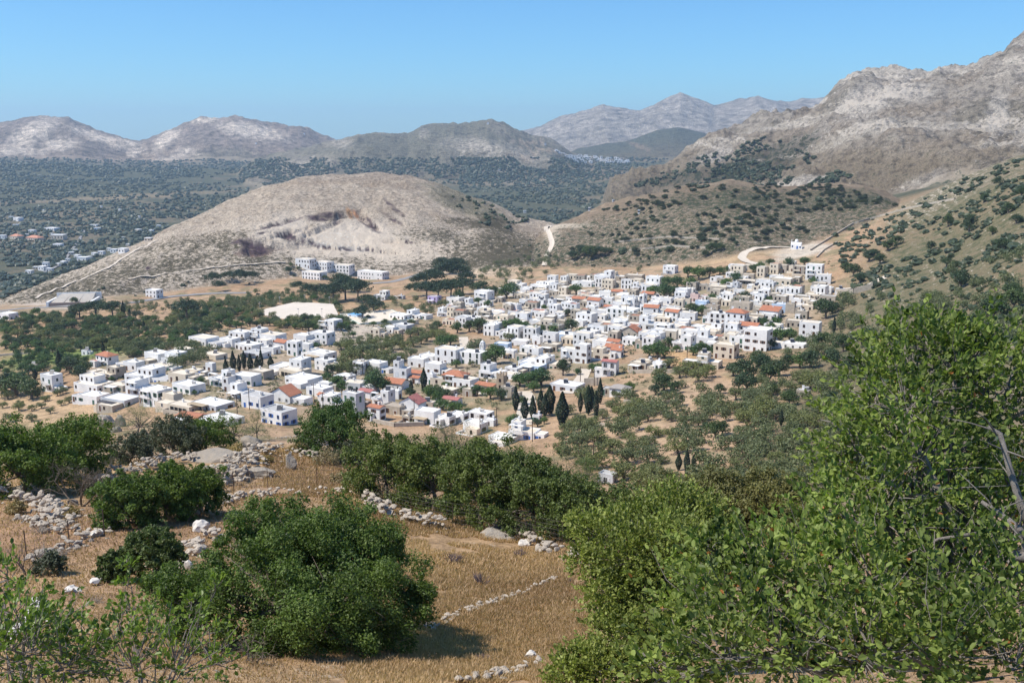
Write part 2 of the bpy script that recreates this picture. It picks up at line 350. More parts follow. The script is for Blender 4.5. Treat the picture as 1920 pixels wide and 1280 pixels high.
# ridge of scrub
m_ = isl[2]; setc(m_, (.27,.20,.135)); setc(m_*sm(mid, .48, .64)*.6, (.36,.275,.19)); setc(m_*sm(big, .5, .65)*.5, (.19,.15,.10)); scrub += m_*(.24+.16*(1-sm(Vp, 350, 400))); rock += m_*.27
ter = sm(np.sin(Z*2.1+big*8), .6, .95); rock += m_*ter*.16*sm(Vp,395,420); rock += isl[0]*vm*sm(U, 1560, 1650)*ter*.16
hs = isl[0]*vm*sm(U+(Vp-500)*.6, 1560, 1680); setc(hs*.9, (.225,.175,.105)); scrub += hs*.20; rock += hs*.08
setc(hs*ell(1850,300,200,60,-25)*.5, (.30,.255,.19)); setc(hs*sm(big, .48, .62)*.6, (.17,.15,.085)); rock += hs*ell(1700,400,200,35,-28)*.18
setc(ell(1035,440,16,34,-10)*(m_+isl[1]).clip(0,1), (.55,.45,.34)); setc(ell(1060,424,60,5,-3)*(m_+isl[1]).clip(0,1), (.56,.47,.36))
# great mountain
m_ = isl[3]; st_n = fbm(X/160, Y/160+Z/30, 5, 131); setc(m_, (.33,.285,.23)); setc(m_*sm(big, .46, .6)*.7, (.25,.20,.145)); setc(m_*sm(st_n, .48, .60)*.8, (.43,.38,.31)); led = sm(ridged((Z+X*.28)/17+fbm(X/90, Y/90, 3, 7)*2, X/260+Y/400, 3, 133), .62, .82); rock += m_*led*.22; setc(m_*sm(fbm((X+Y*.4)/55, (Y-X*.4)/190, 4, 134), .54, .66)*.6, (.17,.145,.10))
rock += m_*(.30+.25*sm(st_n, .45, .6)); scrub += m_*.44; setc(m_*sm(Vp, 235, 320)*.7, (.235,.185,.12)); scrub += m_*sm(Vp, 270, 340)*.08; rock -= m_*sm(Vp, 250, 320)*.16
for e in [(1620,190,70,40,-30), (1870,210,22,50,10), (1740,340,60,16,-20), (1340,290,50,18,-20), (1500,340,60,10,-10), (1700,170,60,20)]:
    k = ell(*e, .7)*m_; rock += k*.28; setc(k*.6, (.42,.385,.34)); scrub -= k*.1
scrub += m_*ell(1440,300,120,26,-24)*.22+m_*ell(1300,330,100,16,-10)*.15
# pale mountains
m_ = isl[4]; setc(m_, (.32,.25,.195)); setc(m_*sm(huge, .45, .6)*.6, (.25,.195,.15)); scrub += m_*.26; rock += m_*.28
for e in [(115,272,36,14,0), (30,285,70,10,0), (240,268,34,6,14), (310,262,38,13,-40), (200,262,80,9,18), (330,295,50,6,-6), (385,225,30,6,-10), (470,245,70,16,10), (60,250,60,20,-30), (350,284,26,5,0), (255,290,20,6)]:
    k = ell(*e, .7)*m_; setc(k*.85, (.86,.72,.56)); rock += k*.3; scrub -= k*.3
setc(ell(430,300,80,22)*m_*.7, (.24,.22,.14))
# wooded hill, small hill, distant mountains
m_ = isl[5]; setc(m_, (.20,.185,.135)); setc(m_*sm(huge, .5, .62)*.7, (.34,.295,.225)); scrub += m_*.50; rock += m_*.40
for e in [(960,290,90,20,8), (640,270,26,10,0), (795,252,10,12,0), (560,310,80,14,-10), (880,270,70,16,0)]:
    k = ell(*e, .7)*m_; rock += k*.22; setc(k*.5, (.33,.285,.225)); scrub -= k*.14
for e in [(970,295,40,6,0), (1010,280,46,3,6), (1000,268,50,3,4)]: setc(ell(*e)*m_*.8, (.50,.38,.27))
m_ = isl[6]; setc(m_, (.115,.12,.085)); scrub += m_*.5; rock += m_*.1; setc(ell(1200,275,30,5,20)*m_*.7, (.3,.22,.15))
m_ = isl[7]; setc(m_, (.36,.31,.245)); setc(m_*sm(huge, .45, .6)*.5, (.48,.41,.33)); scrub += m_*.3; rock += m_*.28
rock = rock.clip(0, 1); scrub = scrub.clip(0, 1)

SCR, RCK = (.050,.062,.032), (.50,.455,.39)
TM = {"ground": terrain_mat("dry_hillside_soil", .9, (.13,.10,.05), (.44,.345,.245), .10, .9, .36),
 "valley": terrain_mat("village_valley_soil", .16, (.085,.09,.045), (.56,.48,.38), .5, .8, .34),
 "plain": terrain_mat("wooded_plain", .045, (.042,.058,.034), (.36,.31,.24), 2.5, 1, .3),
 "hill": terrain_mat("quarried_limestone", .26, (.105,.09,.055), (.70,.59,.46), 2.2, 1, .60),
 "ridge": terrain_mat("scrub_slope", .24, SCR, (.46,.38,.29), 1.6, 1, .42),
 "mountain": terrain_mat("grey_mountain_rock", .085, (.055,.062,.036), (.62,.545,.45), 6, 1, .62),
 "pale": terrain_mat("pale_mountain_rock", .03, (.075,.08,.05), (.72,.58,.45), 22, 1, .75),
 "wooded": terrain_mat("wooded_rock", .035, (.030,.046,.028), (.56,.49,.39), 14, 1, .70),
 "distant": terrain_mat("distant_rock", .016, (.07,.085,.06), (.56,.50,.42), 34, 1, .70)}
vid = np.arange(NA*NR).reshape(NA, NR)
P3 = np.stack([X, Y, Z], -1).reshape(-1, 3)
nxt = np.roll(vid, -1, 0)
quads = np.stack([vid[:, :-1], nxt[:, :-1], nxt[:, 1:], vid[:, 1:]], -1)          # wraps round
lid_q = LID[:, :-1].copy(); rq = rg[:, :-1]
region = np.where(lid_q == 0, np.where(rq < 115, 0, np.where(rq < 1000, 1, 2)), lid_q+2)
REG = [("ground", "ground", "dry tan hillside soil below the viewpoint", "ground"), ("valley_floor", "valley", "tan valley floor and slopes under the village and groves", "terrain"),
 ("plain", "plain", "dark wooded plain stretching away behind the pale quarry hill", "terrain"), ("quarry_hill", "hill", "pale rounded hill with quarry scars behind the village", "hill"),
 ("scrub_hill", "ridge", "brown ridge dotted with dark scrub above the chapel", "hill"), ("rocky_mountain", "mountain", "great grey rocky mountain rising on the right", "mountain"),
 ("marble_mountain", "pale", "pale mountain with white quarry scars beyond the plain", "mountain"), ("wooded_hill", "wooded", "dark wooded rocky hill with a tiny chapel on top", "hill"),
 ("low_hill", "wooded", "low dark hill behind the far white village", "hill"), ("distant_mountain", "distant", "hazy blue mountain chain farthest away", "mountain")]
for k, (nm, mk, lab, cat) in enumerate(REG):
    q_ = quads[region == k].reshape(-1, 4)
    if not len(q_): continue
    used, inv = np.unique(q_.ravel(), return_inverse=True); qq = inv.reshape(-1, 4)
    if k == 0:     # close the sheet under the viewpoint
        pass
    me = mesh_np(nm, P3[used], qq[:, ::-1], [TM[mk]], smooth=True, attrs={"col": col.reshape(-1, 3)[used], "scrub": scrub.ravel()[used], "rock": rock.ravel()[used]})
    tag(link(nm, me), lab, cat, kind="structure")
mb = MB(); mb.poly([tuple(P3[vid[i, 0]]) for i in range(0, NA, 7)][::-1]); o = mb.build("footpath", flat_mat("trodden_earth", (.33,.25,.17)))
tag(o, "trodden earth patch at the viewpoint", "path", kind="structure")

AZs, Rs = AZ, R
def hz(x, y):
    """height of the ground sheet at x, y (arrays)"""
    x = np.asarray(x, float); y = np.asarray(y, float)
    a = np.arctan2(x, y); r = np.clip(np.hypot(x, y), R[0], R[-1]*.999)
    i = np.clip(np.searchsorted(AZ, a)-1, 0, NA-2); j = np.clip(np.searchsorted(R, r)-1, 0, NR-2)
    fa = np.clip((a-AZ[i])/(AZ[i+1]-AZ[i]), 0, 1); fr = np.clip((r-R[j])/(R[j+1]-R[j]), 0, 1)
    return (Z[i, j]*(1-fa)+Z[i+1, j]*fa)*(1-fr)+(Z[i, j+1]*(1-fa)+Z[i+1, j+1]*fa)*fr
def at(u, v, rmin=100.0):
    """first point of the ground beyond rmin that pixel (u, v) of the photograph sees"""
    s, a = slope_az(u, v); s = float(s); a = float(a)
    i = int(np.clip(np.searchsorted(AZ, a)-1, 0, NA-2)); fa = (a-AZ[i])/(AZ[i+1]-AZ[i]); zp = Z[i]*(1-fa)+Z[i+1]*fa
    d = zp-s*R; j0 = int(np.searchsorted(R, rmin))
    k = np.nonzero(d[j0:] >= 0)[0]
    if not len(k): return None
    j = j0+k[0]
    if j == j0: r = R[j]
    else: r = R[j-1]+(R[j]-R[j-1])*(-d[j-1])/(d[j]-d[j-1]+1e-9)
    x, y = r*math.sin(a), r*math.cos(a)
    return np.array((x, y, float(hz(x, y)))), r
def ppm(p): return F/(p[1]*ct-p[2]*st)          # photograph pixels per metre at a point

# ------------------------------------------------------------------ labels: look + where it stands, made unique with an ordinal
MARKS = [("far blue hills", 560, 300), ("bell tower", 905, 655), ("yellowish stone tower", 941, 722), ("white sports field", 555, 583), ("purple house", 815, 560), ("pale green school", 705, 592),
 ("white hilltop chapel", 1494, 455), ("school blocks", 640, 512), ("stone amphitheatre", 128, 558), ("dark cypress row", 465, 680), ("tall cypress group", 1030, 760),
 ("blue doored house", 524, 780), ("blue-grey tower house", 664, 755), ("pink gabled church", 772, 760), ("lone left cypress", 112, 675), ("red hip-roofed villa", 197, 675),
 ("arched garden pavilion", 1163, 733), ("pink-roofed tall house", 1144, 690), ("tallest white house", 1420, 640), ("white edge house", 1518, 622), ("blue walled bungalow", 1064, 632),
 ("big-windowed hall", 843, 665), ("ornate white mansion", 1227, 528), ("white terrace block", 1168, 590), ("stone gabled ruin", 1183, 630), ("big red-roofed house", 1381, 600),
 ("dark pine wood", 830, 535), ("dark pine clump", 645, 545), ("terracotta shed roof", 361, 775), ("grey retaining road", 1620, 525), ("brown field plot", 1275, 672), ("far white village", 1110, 298), ("saddle track", 1035, 440),
 ("left olive field", 60, 770), ("green vineyard", 110, 650), ("tan gully", 1345, 850), ("blue window bungalow", 984, 808), ("left valley hamlet", 190, 480), ("quarry scars", 600, 430), ("roadside villa", 290, 550), ("grey hillside slabs", 1750, 420), ("hill farm shed", 1506, 740)]
ORD = "first second third fourth fifth sixth seventh eighth ninth tenth eleventh twelfth thirteenth fourteenth fifteenth sixteenth seventeenth eighteenth nineteenth twentieth".split()
ITEMS = []        # (object, look, u, v, category)
def item(o, look, u, v): ITEMS.append([o, look, u, v])
def place_phrase(u, v):
    best = min(MARKS, key=lambda m: (u-m[1])**2+(1.7*(v-m[2]))**2); du, dv = u-best[1], (v-best[2])*1.7
    if abs(du) < 9 and abs(dv) < 9: return "beside the "+best[0]
    if abs(du) > abs(dv): return ("left of the " if du < 0 else "right of the ")+best[0]
    return ("behind the " if dv < 0 else "below the ")+best[0]
def finish_labels():
    by = {}
    for it in ITEMS: by.setdefault((it[1], place_phrase(it[2], it[3])), []).append(it)
    for (look, pl), its in by.items():
        if len(its) == 1: its[0][0]["label"] = f"{look} {pl}"; continue
        its.sort(key=lambda q: q[2] if len(its) <= 8 else q[3]); nr = 1 if len(its) <= 8 else int(math.ceil(len(its)/6)); per = int(math.ceil(len(its)/nr))
        for a in range(nr):
            row = sorted(its[a*per:(a+1)*per], key=lambda q: q[2])
            for k, q in enumerate(row):
                t = f"{look} {pl}, " + ("" if nr == 1 else ("back row, " if a == 0 else ORD[a]+" row, ")) + ORD[k]+" from left"
                if len(t.replace(",", " ").split()) > 16: t = t.replace(" the ", " ", 1)
                if len(t.replace(",", " ").split()) > 16: t = t.replace("two-storey ", "2-storey ").replace(" from left", "")
                q[0]["label"] = t

# ------------------------------------------------------------------ house materials
HW = {"w": flat_mat("whitewash", (.80,.785,.755), .8, .13, .35, .25, .06), "c": flat_mat("cream_render", (.70,.61,.48), .85, .08, .4, .2, .1), "s": flat_mat("rough_stone_wall", (.44,.385,.31), .95, .2, .8, .1, .12),
 "g": flat_mat("grey_render", (.55,.56,.57), .85, .08, .4, .2, .08), "b": flat_mat("light_blue_wash", (.46,.58,.72), .8, .05), "p": flat_mat("purple_wash", (.44,.37,.56), .8, .05),
 "k": flat_mat("pink_wash", (.72,.52,.46), .8, .05), "d": flat_mat("brown_render", (.30,.215,.165), .9, .12), "e": flat_mat("pale_green_wash", (.58,.68,.62), .8, .05)}
RF = {"w": flat_mat("white_roof_coating", (.78,.75,.69), .8, .14, .3, .2, .08), "c": flat_mat("cream_flat_roof", (.70,.615,.49), .9, .1, .3, .2, .06), "g": flat_mat("grey_concrete_roof", (.46,.45,.43), .9, .14, .3, .2, .06),
 "b": flat_mat("blue_sheet_roof", (.14,.42,.70), .5, .05), "s": flat_mat("earth_roof", (.40,.34,.27), .95, .15, .3, .1, .1)}
def tile_mat(name, col):
    m, nt, b = mat(name); tc = N(nt, "ShaderNodeTexCoord").outputs["Object"]
    wv = N(nt, "ShaderNodeTexWave"); wv.inputs["Scale"].default_value = 1.6; nt.links.new(tc, wv.inputs[0])
    n1 = noise(nt, .9, 5, .7, tc); f = mth(nt, 'MULTIPLY', rng(nt, n1, .3, .7, .78, 1.15), rng(nt, wv.outputs[0], 0, 1, .8, 1.08))
    c = N(nt, "ShaderNodeCombineColor"); [nt.links.new(f, c.inputs[i]) for i in range(3)]
    nt.links.new(mixc(nt, 1.0, col, c.outputs[0], 'MULTIPLY'), b.inputs["Base Color"]); b.inputs["Roughness"].default_value = .85; bump(nt, b, wv.outputs[0], .05)
    return m
TILE = {"t": tile_mat("terracotta_tile", (.52,.21,.115)), "r": tile_mat("pinkish_red_tile", (.50,.19,.16)), "h": tile_mat("grey_tile", (.42,.38,.34))}
GLASS = flat_mat("dark_window_glass", (.028,.026,.025), .5, .05, spec=.15); 
SHUT = {"w": flat_mat("white_paint", (.72,.72,.72), .6, .03), "b": flat_mat("blue_paint", (.06,.15,.42), .5, .03), "n": flat_mat("brown_paint", (.14,.075,.045), .6, .05), "g": flat_mat("green_paint", (.06,.13,.09), .6, .05)}
DARK = flat_mat("dark_shade_cloth", (.06,.06,.07), .9, .05); PERG = flat_mat("cane_pergola", (.42,.33,.22), .9, .1); STEEL = flat_mat("galvanised_tank", (.52,.50,.47), .65, .05, spec=.2)
SOLAR = flat_mat("solar_panel_glass", (.03,.035,.05), .4, .03, spec=.3); TANKB = flat_mat("black_plastic_tank", (.025,.025,.028), .45, .03)
WIN, DOOR = {}, {}
for k, m_ in SHUT.items():
    for nm, (ww, hh) in {"s": (.85, 1.15), "l": (1.1, 1.5), "t": (.8, 2.0)}.items():
        b = MB(); t_ = .07
        b.box(-ww/2-t_, -.06, -t_, -ww/2, 0.02, hh+t_, 1); b.box(ww/2, -.06, -t_, ww/2+t_, .02, hh+t_, 1); b.box(-ww/2, -.06, hh, ww/2, .02, hh+t_, 1); b.box(-ww/2, -.09, -t_, ww/2, .02, 0, 1)
        b.box(-.03, -.045, 0, .03, .02, hh, 1); b.poly([(-ww/2, -.012, 0), (ww/2, -.012, 0), (ww/2, -.012, hh), (-ww/2, -.012, hh)], 0)
        WIN[k+nm] = b.mesh("window", [GLASS, m_])
    b = MB(); b.box(-.55, -.05, 0, .55, .02, 2.15, 0); b.box(-.68, -.07, 0, -.55, .02, 2.27, 1); b.box(.55, -.07, 0, .68, .02, 2.27, 1); b.box(-.55, -.07, 2.15, .55, .02, 2.27, 1)
    DOOR[k] = b.mesh("door", [m_, SHUT["w"]])
SHM = {}
for k, m_ in SHUT.items():
    for nm, hh in (("s", 1.15), ("l", 1.5), ("t", 2.0)): b = MB(); b.box(-.27, -.05, 0, .27, .0, hh, 0); [b.box(-.22, -.065, hh*i/6+.04, .22, -.05, hh*i/6+.1, 0) for i in range(6)]; SHM[k+nm] = b.mesh("shutter", [m_])
b = MB(); n_ = 8; arc = [(-.7, -.03, 0), (.7, -.03, 0), (.7, -.03, 1.3)]+[(.7*math.cos(math.pi*i/n_), -.03, 1.3+.7*math.sin(math.pi*i/n_)) for i in range(1, n_)]+[(-.7, -.03, 1.3)]
b.poly(arc, 0); [b.box(x-.06, -.09, 0, x+.06, .02, 1.95, 1) for x in (-.74, 0, .74)]; ARCH = b.mesh("arched_window", [GLASS, SHUT["w"]])
b = MB(); b.box(-.28, -.28, 0, .28, .28, 1.1, 0, True); b.box(-.36, -.36, 1.1, .36, .36, 1.22, 0, True); CHIM = b.mesh("chimney", [HW["w"]])
b = MB(); b.tube([(-.75, 0, .75), (.75, 0, .75)], [.42, .42], 10, 0); b.poly([(-.42*0-.75, .42*math.cos(2*math.pi*i/10), .75+.42*math.sin(2*math.pi*i/10)) for i in range(10)]); b.box(-.6, -.1, 0, -.5, .1, .4, 0); b.box(.5, -.1, 0, .6, .1, .4, 0); TANK = {"s": b.mesh("water_tank", [STEEL])}
b2 = MB(); b2.v, b2.f, b2.m = list(b.v), list(b.f), list(b.m); TANK["k"] = b2.mesh("water_tank", [TANKB])
b = MB(); b.poly([(-.9, -.7, .15), (.9, -.7, .15), (.9, .5, 1.25), (-.9, .5, 1.25)], 0); b.poly([(-.9, -.7, .11), (-.9, .5, 1.21), (.9, .5, 1.21), (.9, -.7, .11)], 1); b.box(-.8, .4, 0, -.74, .46, 1.15, 1); b.box(.74, .4, 0, .8, .46, 1.15, 1); b.tube([(-.8, .7, 1.4), (.8, .7, 1.4)], [.25, .25], 8, 1); SOL = b.mesh("solar_heater", [SOLAR, STEEL])

hr = random.Random(11)
def put(root, name, me, x, y, z, rz=0):
    o = link(name, me, root, (x, y, z)); o.rotation_euler = (0, 0, rz); return o
def wall_shell(b, x0, y0, x1, y1, z0, H, par, m=0):
    """outer walls up to H + par with a real parapet; the roof surface is another part at H"""
    t = .22
    b.box(x0, y0, z0, x1, y1, H-.05, m)
    for (a0, b0, a1, b1) in ((x0, y0, x1, y0+t), (x0, y1-t, x1, y1), (x0, y0+t, x0+t, y1-t), (x1-t, y0+t, x1, y1-t)):
        b.box(a0, b0, H-.05, a1, b1, H+par, m)
def pitched(b, x0, y0, x1, y1, H, rise, kind, m=0, ov=.35, th=.14):
    x0 -= ov; x1 += ov; y0 -= ov; y1 += ov; cx, cy = (x0+x1)/2, (y0+y1)/2
    if kind == "hip":
        k = min((x1-x0), (y1-y0))/2
        if x1-x0 >= y1-y0: r0, r1 = (x0+k, cy), (x1-k-.01, cy)
        else: r0, r1 = (cx, y0+k), (cx, y1-k-.01)
        for dz in (0,):
            A, B_, C_, D = (x0, y0, H), (x1, y0, H), (x1, y1, H), (x0, y1, H); P, Q = (*r0, H+rise), (*r1, H+rise)
            if x1-x0 >= y1-y0: fs = [[A, B_, Q, P], [B_, C_, Q], [C_, D, P, Q], [D, A, P]]
            else: fs = [[A, B_, P], [B_, C_, Q, P], [C_, D, Q], [D, A, P, Q]]
            for f in fs: b.poly(f, m)
        b.box(x0, y0, H-th, x1, y1, H-.01, m, True)
    elif kind == "gx":      # ridge along x
        b.poly([(x0, y0, H), (x1, y0, H), (x1, cy, H+rise), (x0, cy, H+rise)], m); b.poly([(x1, y1, H), (x0, y1, H), (x0, cy, H+rise), (x1, cy, H+rise)], m)
        b.poly([(x0, y0, H-th), (x0, cy, H+rise-th), (x1, cy, H+rise-th), (x1, y0, H-th)], m); b.poly([(x1, y1, H-th), (x1, cy, H+rise-th), (x0, cy, H+rise-th), (x0, y1, H-th)], m)
    elif kind == "gy":
        b.poly([(x0, y0, H), (cx, y0, H+rise), (cx, y1, H+rise), (x0, y1, H)], m); b.poly([(x1, y0, H), (x1, y1, H), (cx, y1, H+rise), (cx, y0, H+rise)], m)
        b.poly([(x0, y0, H-th), (x0, y1, H-th), (cx, y1, H+rise-th), (cx, y0, H+rise-th)], m); b.poly([(x1, y0, H-th), (cx, y0, H+rise-th), (cx, y1, H+rise-th), (x1, y1, H-th)], m)
    elif kind == "lean":
        b.poly([(x0, y0, H), (x1, y0, H), (x1, y1, H+rise), (x0, y1, H+rise)], m); b.poly([(x0, y0, H-th), (x0, y1, H+rise-th), (x1, y1, H+rise-th), (x1, y0, H-th)], m)
        b.poly([(x0, y0, H-th), (x1, y0, H-th), (x1, y0, H), (x0, y0, H)], m)
COLN = {"w": "white", "c": "cream", "s": "stone", "g": "grey", "b": "light blue", "p": "purple", "k": "pink", "d": "brown", "e": "pale green"}
HOUSES = []
def house(u, v, w, h, col="w", roof="w", fl="", rot=None, rmin=100., deep=None):
    """one house: w, h = its width and wall height in photograph pixels, u, v = middle of its foot"""
    q = at(u, v, rmin)
    if q is None: return
    p, r = q; s = 1/ppm(p)
    fi = math.radians(-30+hr.uniform(-7, 7)) if rot is None else math.radians(rot)
    az = math.atan2(p[0], p[1]); vis = abs(math.cos(fi+az))+.66*abs(math.sin(fi+az))
    w *= 1.2; h *= 1.1; W = max(2.4, w*s/vis); D = deep if deep else max(2.4, min(W*.66, 9.)); H = max(2.3, h*s*1.03); nf = max(1, int(round(H/3.15)))
    p = p+np.array((p[0], p[1], 0))/r*D*.45; p[2] = float(hz(p[0], p[1]))-.15*D*.3
    H += max(0, 0)
    HOUSES.append((p[0], p[1], max(W, D)*.55))
    root = link("house", None, None, p); root.rotation_euler = (0, 0, fi)
    x0, x1, y0, y1 = -W/2, W/2, -D/2, D/2; wm = HW[col]; wb = MB(); rb = MB(); tile = roof in TILE
    step = (not tile) and nf >= 2 and W > 6 and "n" not in fl and hr.random() < .55
    low = H; par = .35 if not tile else 0
    def facade(x0, x1, y, z0, H, nf, side=False, xc=None):
        """windows on a wall running along x at y (front) or on the right hand side wall (side)"""
        Wd = x1-x0; nc = max(1, int(Wd/2.9)); fh = (H-.1)/nf; done = False
        for f in range(nf):
            dcol = hr.randrange(nc) if (f == 0 and not side) or (hr.random() < .25) else -1
            for c in range(nc):
                if side and hr.random() < .35 or hr.random() < .08: continue
                x = x0+Wd*(c+.5)/nc+hr.uniform(-.15, .15)
                if "a" in fl: me, nm, dz = ARCH, "window", .7
                elif c == dcol and fh > 2.5: me, nm, dz = DOOR[shk], "door", .02
                else: me, nm, dz = WIN[shk+wk], "window", fh*.34
                if nm == "window" and fh < 2.4: me = WIN[shk+"s"]; dz = fh*.25
                o = put(root, nm, me, y, x, z0+f*fh+dz, math.pi/2) if side else put(root, nm, me, x, y, z0+f*fh+dz)
                if r < 430 and nm == "window" and me is not ARCH and hr.random() < .6:
                    for sx in (-1, 1): put(o, "shutter", SHM[shk+("s" if me is WIN[shk+"s"] else wk)], sx*.86, 0, 0)
    shk = "b" if "B" in fl else hr.choice("nnngwng"); wk = "t" if "T" in fl else hr.choice("ssl")
    if step:
        side_r = hr.random() < .5; H1 = H*(nf-1)/nf; cut = x0+W*hr.uniform(.38, .62)
        wall_shell(wb, x0, y0, x1, y1, -4.5, H1, .5); rb.box(x0+.22, y0+.22, H1-.04, x1-.22, y1-.22, H1+.03)
        ux0, ux1 = (cut, x1-.003) if side_r else (x0+.003, cut); uy0 = y0+D*hr.choice((.003/D, .2, .35))
        wall_shell(wb, ux0, uy0, ux1, y1-.003, H1+.035, H, .3); rb.box(ux0+.22, uy0+.22, H-.04, ux1-.22, y1-.23, H+.03)
        facade(x0, x1, y0, 0, H1, nf-1); facade(y0, y1, x1, 0, H1, nf-1, True)
        fh = H-H1; nc = max(1, int((ux1-ux0)/2.6))
        for c in range(nc): put(root, "window", WIN[shk+"s"], ux0+(ux1-ux0)*(c+.5)/nc, uy0, H1+fh*.38)
        if side_r: put(root, "window", WIN[shk+"s"], x1-.003, (y0+y1)/2, H1+fh*.38, math.pi/2)
        topz, tx, ty = H, (ux0+ux1)/2, y1-D*.25
    else:
        if tile:
            kind = "hip" if "h" in fl else ("gy" if "y" in fl else ("lean" if "l" in fl else "gx")); rise = (D*.26 if kind != "gy" else W*.3)
            if "f" in fl: rise = D*.14
            wb.box(x0, y0, -4.5, x1, y1, H-.16); pitched(rb, x0, y0, x1, y1, H, rise, kind)
            if kind == "gx":
                for x in (x0+.01, x1-.01): wb.poly([(x, y0, H-.17), (x, y1, H-.17), (x, 0, H+rise-.28)][::(1 if x > 0 else -1)])
            elif kind == "gy":
                for y in (y0+.01, y1-.01): wb.poly([(x0, y, H-.17), (x1, y, H-.17), (0, y, H+rise-.28)][::(1 if y < 0 else -1)])
            elif kind == "lean":
                wb.poly([(x0, y1-.01, H-.17), (x1, y1-.01, H-.17), (x1, y1-.01, H+rise-.2), (x0, y1-.01, H+rise-.2)][::-1])
                for x in (x0+.01, x1-.01): wb.poly([(x, y0, H-.17), (x, y1, H-.17), (x, y1, H+rise-.2)][::(1 if x > 0 else -1)])
            topz = H+rise*.2
        else:
            wall_shell(wb, x0, y0, x1, y1, -4.5, H, par if H > 3 else .2); rb.box(x0+.22, y0+.22, H-.04, x1-.22, y1-.22, H+.03); topz = H
        tx, ty = x0+W*hr.uniform(.25, .75), y0+D*hr.uniform(.55, .8)
        if "o" in fl:      # dark panel on the wall, its colour standing for shade inside a wide porch
            pb = MB(); pb.box(x0+W*.12, y0-.03, .5, x1-W*.12, y0+.05, H*.74); pb.build("porch_shade_panel", [GLASS], root)
            pl = MB(); [pl.box(x0+W*(.12+.76*i/4)-.1, y0-.12, .3, x0+W*(.12+.76*i/4)+.1, y0-.035, H*.76) for i in range(5)]; pl.build("porch_column", [wm], root)
        else: facade(x0, x1, y0, 0, H-.1, nf)
        facade(y0, y1, x1, 0, H-.1, nf, True)
    wb.build("wall", [wm], root); rb.build("roof", [TILE[roof] if tile else RF[roof]], root)
    # balcony / pergola / roof clutter
    if nf >= 2 and "n" not in fl and hr.random() < .5:
        bb = MB(); bx0 = x0+W*hr.uniform(0, .4); bx1 = min(x1, bx0+W*hr.uniform(.35, .6)); zf = H/nf
        bb.box(bx0, y0-1.3, zf-.16, bx1, y0-.004, zf, 0, True); bb.box(bx0, y0-1.3, zf, bx1, y0-1.2, zf+.85, 0); 
        if hr.random() < .5: bb.box(bx0, y0-1.3, zf+.85, bx0+.15, y0-1.15, zf+2.4, 0); bb.box(bx1-.15, y0-1.3, zf+.85, bx1, y0-1.15, zf+2.4, 0); bb.box(bx0, y0-1.32, zf+2.4, bx1, y0-.004, zf+2.55, 0, True)
        bb.build("balcony", [HW["w"] if col != "s" else HW["c"]], root)
    elif hr.random() < .22 and W > 5:
        bb = MB(); bx0, bx1 = x0+W*.1, x0+W*.7
        [bb.box(x, y0-2.6, -3, x+.14, y0-2.46, 2.5) for x in (bx0, bx1-.14)]; bb.box(bx0-.1, y0-2.8, 2.5, bx1+.1, y0-.01, 2.62, 0, True); bb.build("pergola", [hr.choice([PERG, DARK, HW["w"]])], root)
    if "n" not in fl and r < 760 and hr.random() < .62:      # lower lean-to or yard room built against the house
        ab, ar = MB(), MB(); aw = W*hr.uniform(.35, .7); ad = D*hr.uniform(.6, .95); ah = min(H*.75, hr.uniform(2.3, 3.0)); sd_ = hr.choice((-1, 1, 1, 0))
        if sd_: ax0, ax1 = (x1-.004, x1+aw) if sd_ > 0 else (x0-aw, x0+.004); ay0, ay1 = y0+D*.1, y0+D*.1+ad
        else: ax0 = x0+W*hr.uniform(0, .4); ax1 = ax0+aw; ay0, ay1 = y0-ad*.7, y0+.004
        wall_shell(ab, ax0, ay0, ax1, ay1, -4.5, ah, .25); ar.box(ax0+.22, ay0+.22, ah-.04, ax1-.22, ay1-.22, ah+.03)
        ab.build("annex_wall", [wm if hr.random() < .6 else HW[hr.choice("wscs")]], root); ar.build("annex_roof", [RF[hr.choice("wccg")]], root); put(root, "window", WIN[shk+"s"], (ax0+ax1)/2, ay0, ah*.36)
        if hr.random() < .5 and aw > 2.6: put(root, "door", DOOR[hr.choice("nngb")], ax0+aw*.25, ay0, .02)
    if hr.random() < .35 and "n" not in fl:     # walled front yard
        yb = MB(); yd = hr.uniform(2, 4.5); yb.box(x0, y0-yd, -4, x1, y0-yd+.3, .9); yb.box(x0, y0-yd+.3, -4, x0+.3, y0-.004, .9); yb.box(x1-.3, y0-yd+.3, -4, x1, y0-.004, .9); yb.build("yard_wall", [hr.choice([HW["w"], HW["s"], HW["c"]])], root)
    if hr.random() < .5 and "Z" not in fl: put(root, "chimney", CHIM, tx, ty, topz)
    if not tile and r < 620 and "Z" not in fl:
        if "K" in fl: put(root, "water_tank", TANK["k"], tx-W*.2, ty, topz); put(root, "water_tank", TANK["k"], tx+W*.15, ty, topz)
        elif hr.random() < .3: put(root, "water_tank", TANK["s"], min(tx+1.2, x1-1.2), ty-.4, topz, hr.uniform(0, 3))
        elif hr.random() < .3: put(root, "solar_heater", SOL, tx, ty-.9, topz, -fi)
    size = "tall" if nf >= 3 else ("two-storey" if nf == 2 else ("low" if W < 9 else "long low"))
    rn = {"t": "terracotta roof", "r": "pink-red roof", "h": "grey hip roof"}.get(roof, {"w": "white flat roof", "c": "cream flat roof", "g": "grey flat roof", "b": "blue roof", "s": "earthen roof"}.get(roof, "flat roof"))
    look = f"{size} {COLN[col]} house, {rn}"
    tag(root, None, "house", "houses of the village on the valley side")
    item(root, look, u, v-h*.5)
    return root

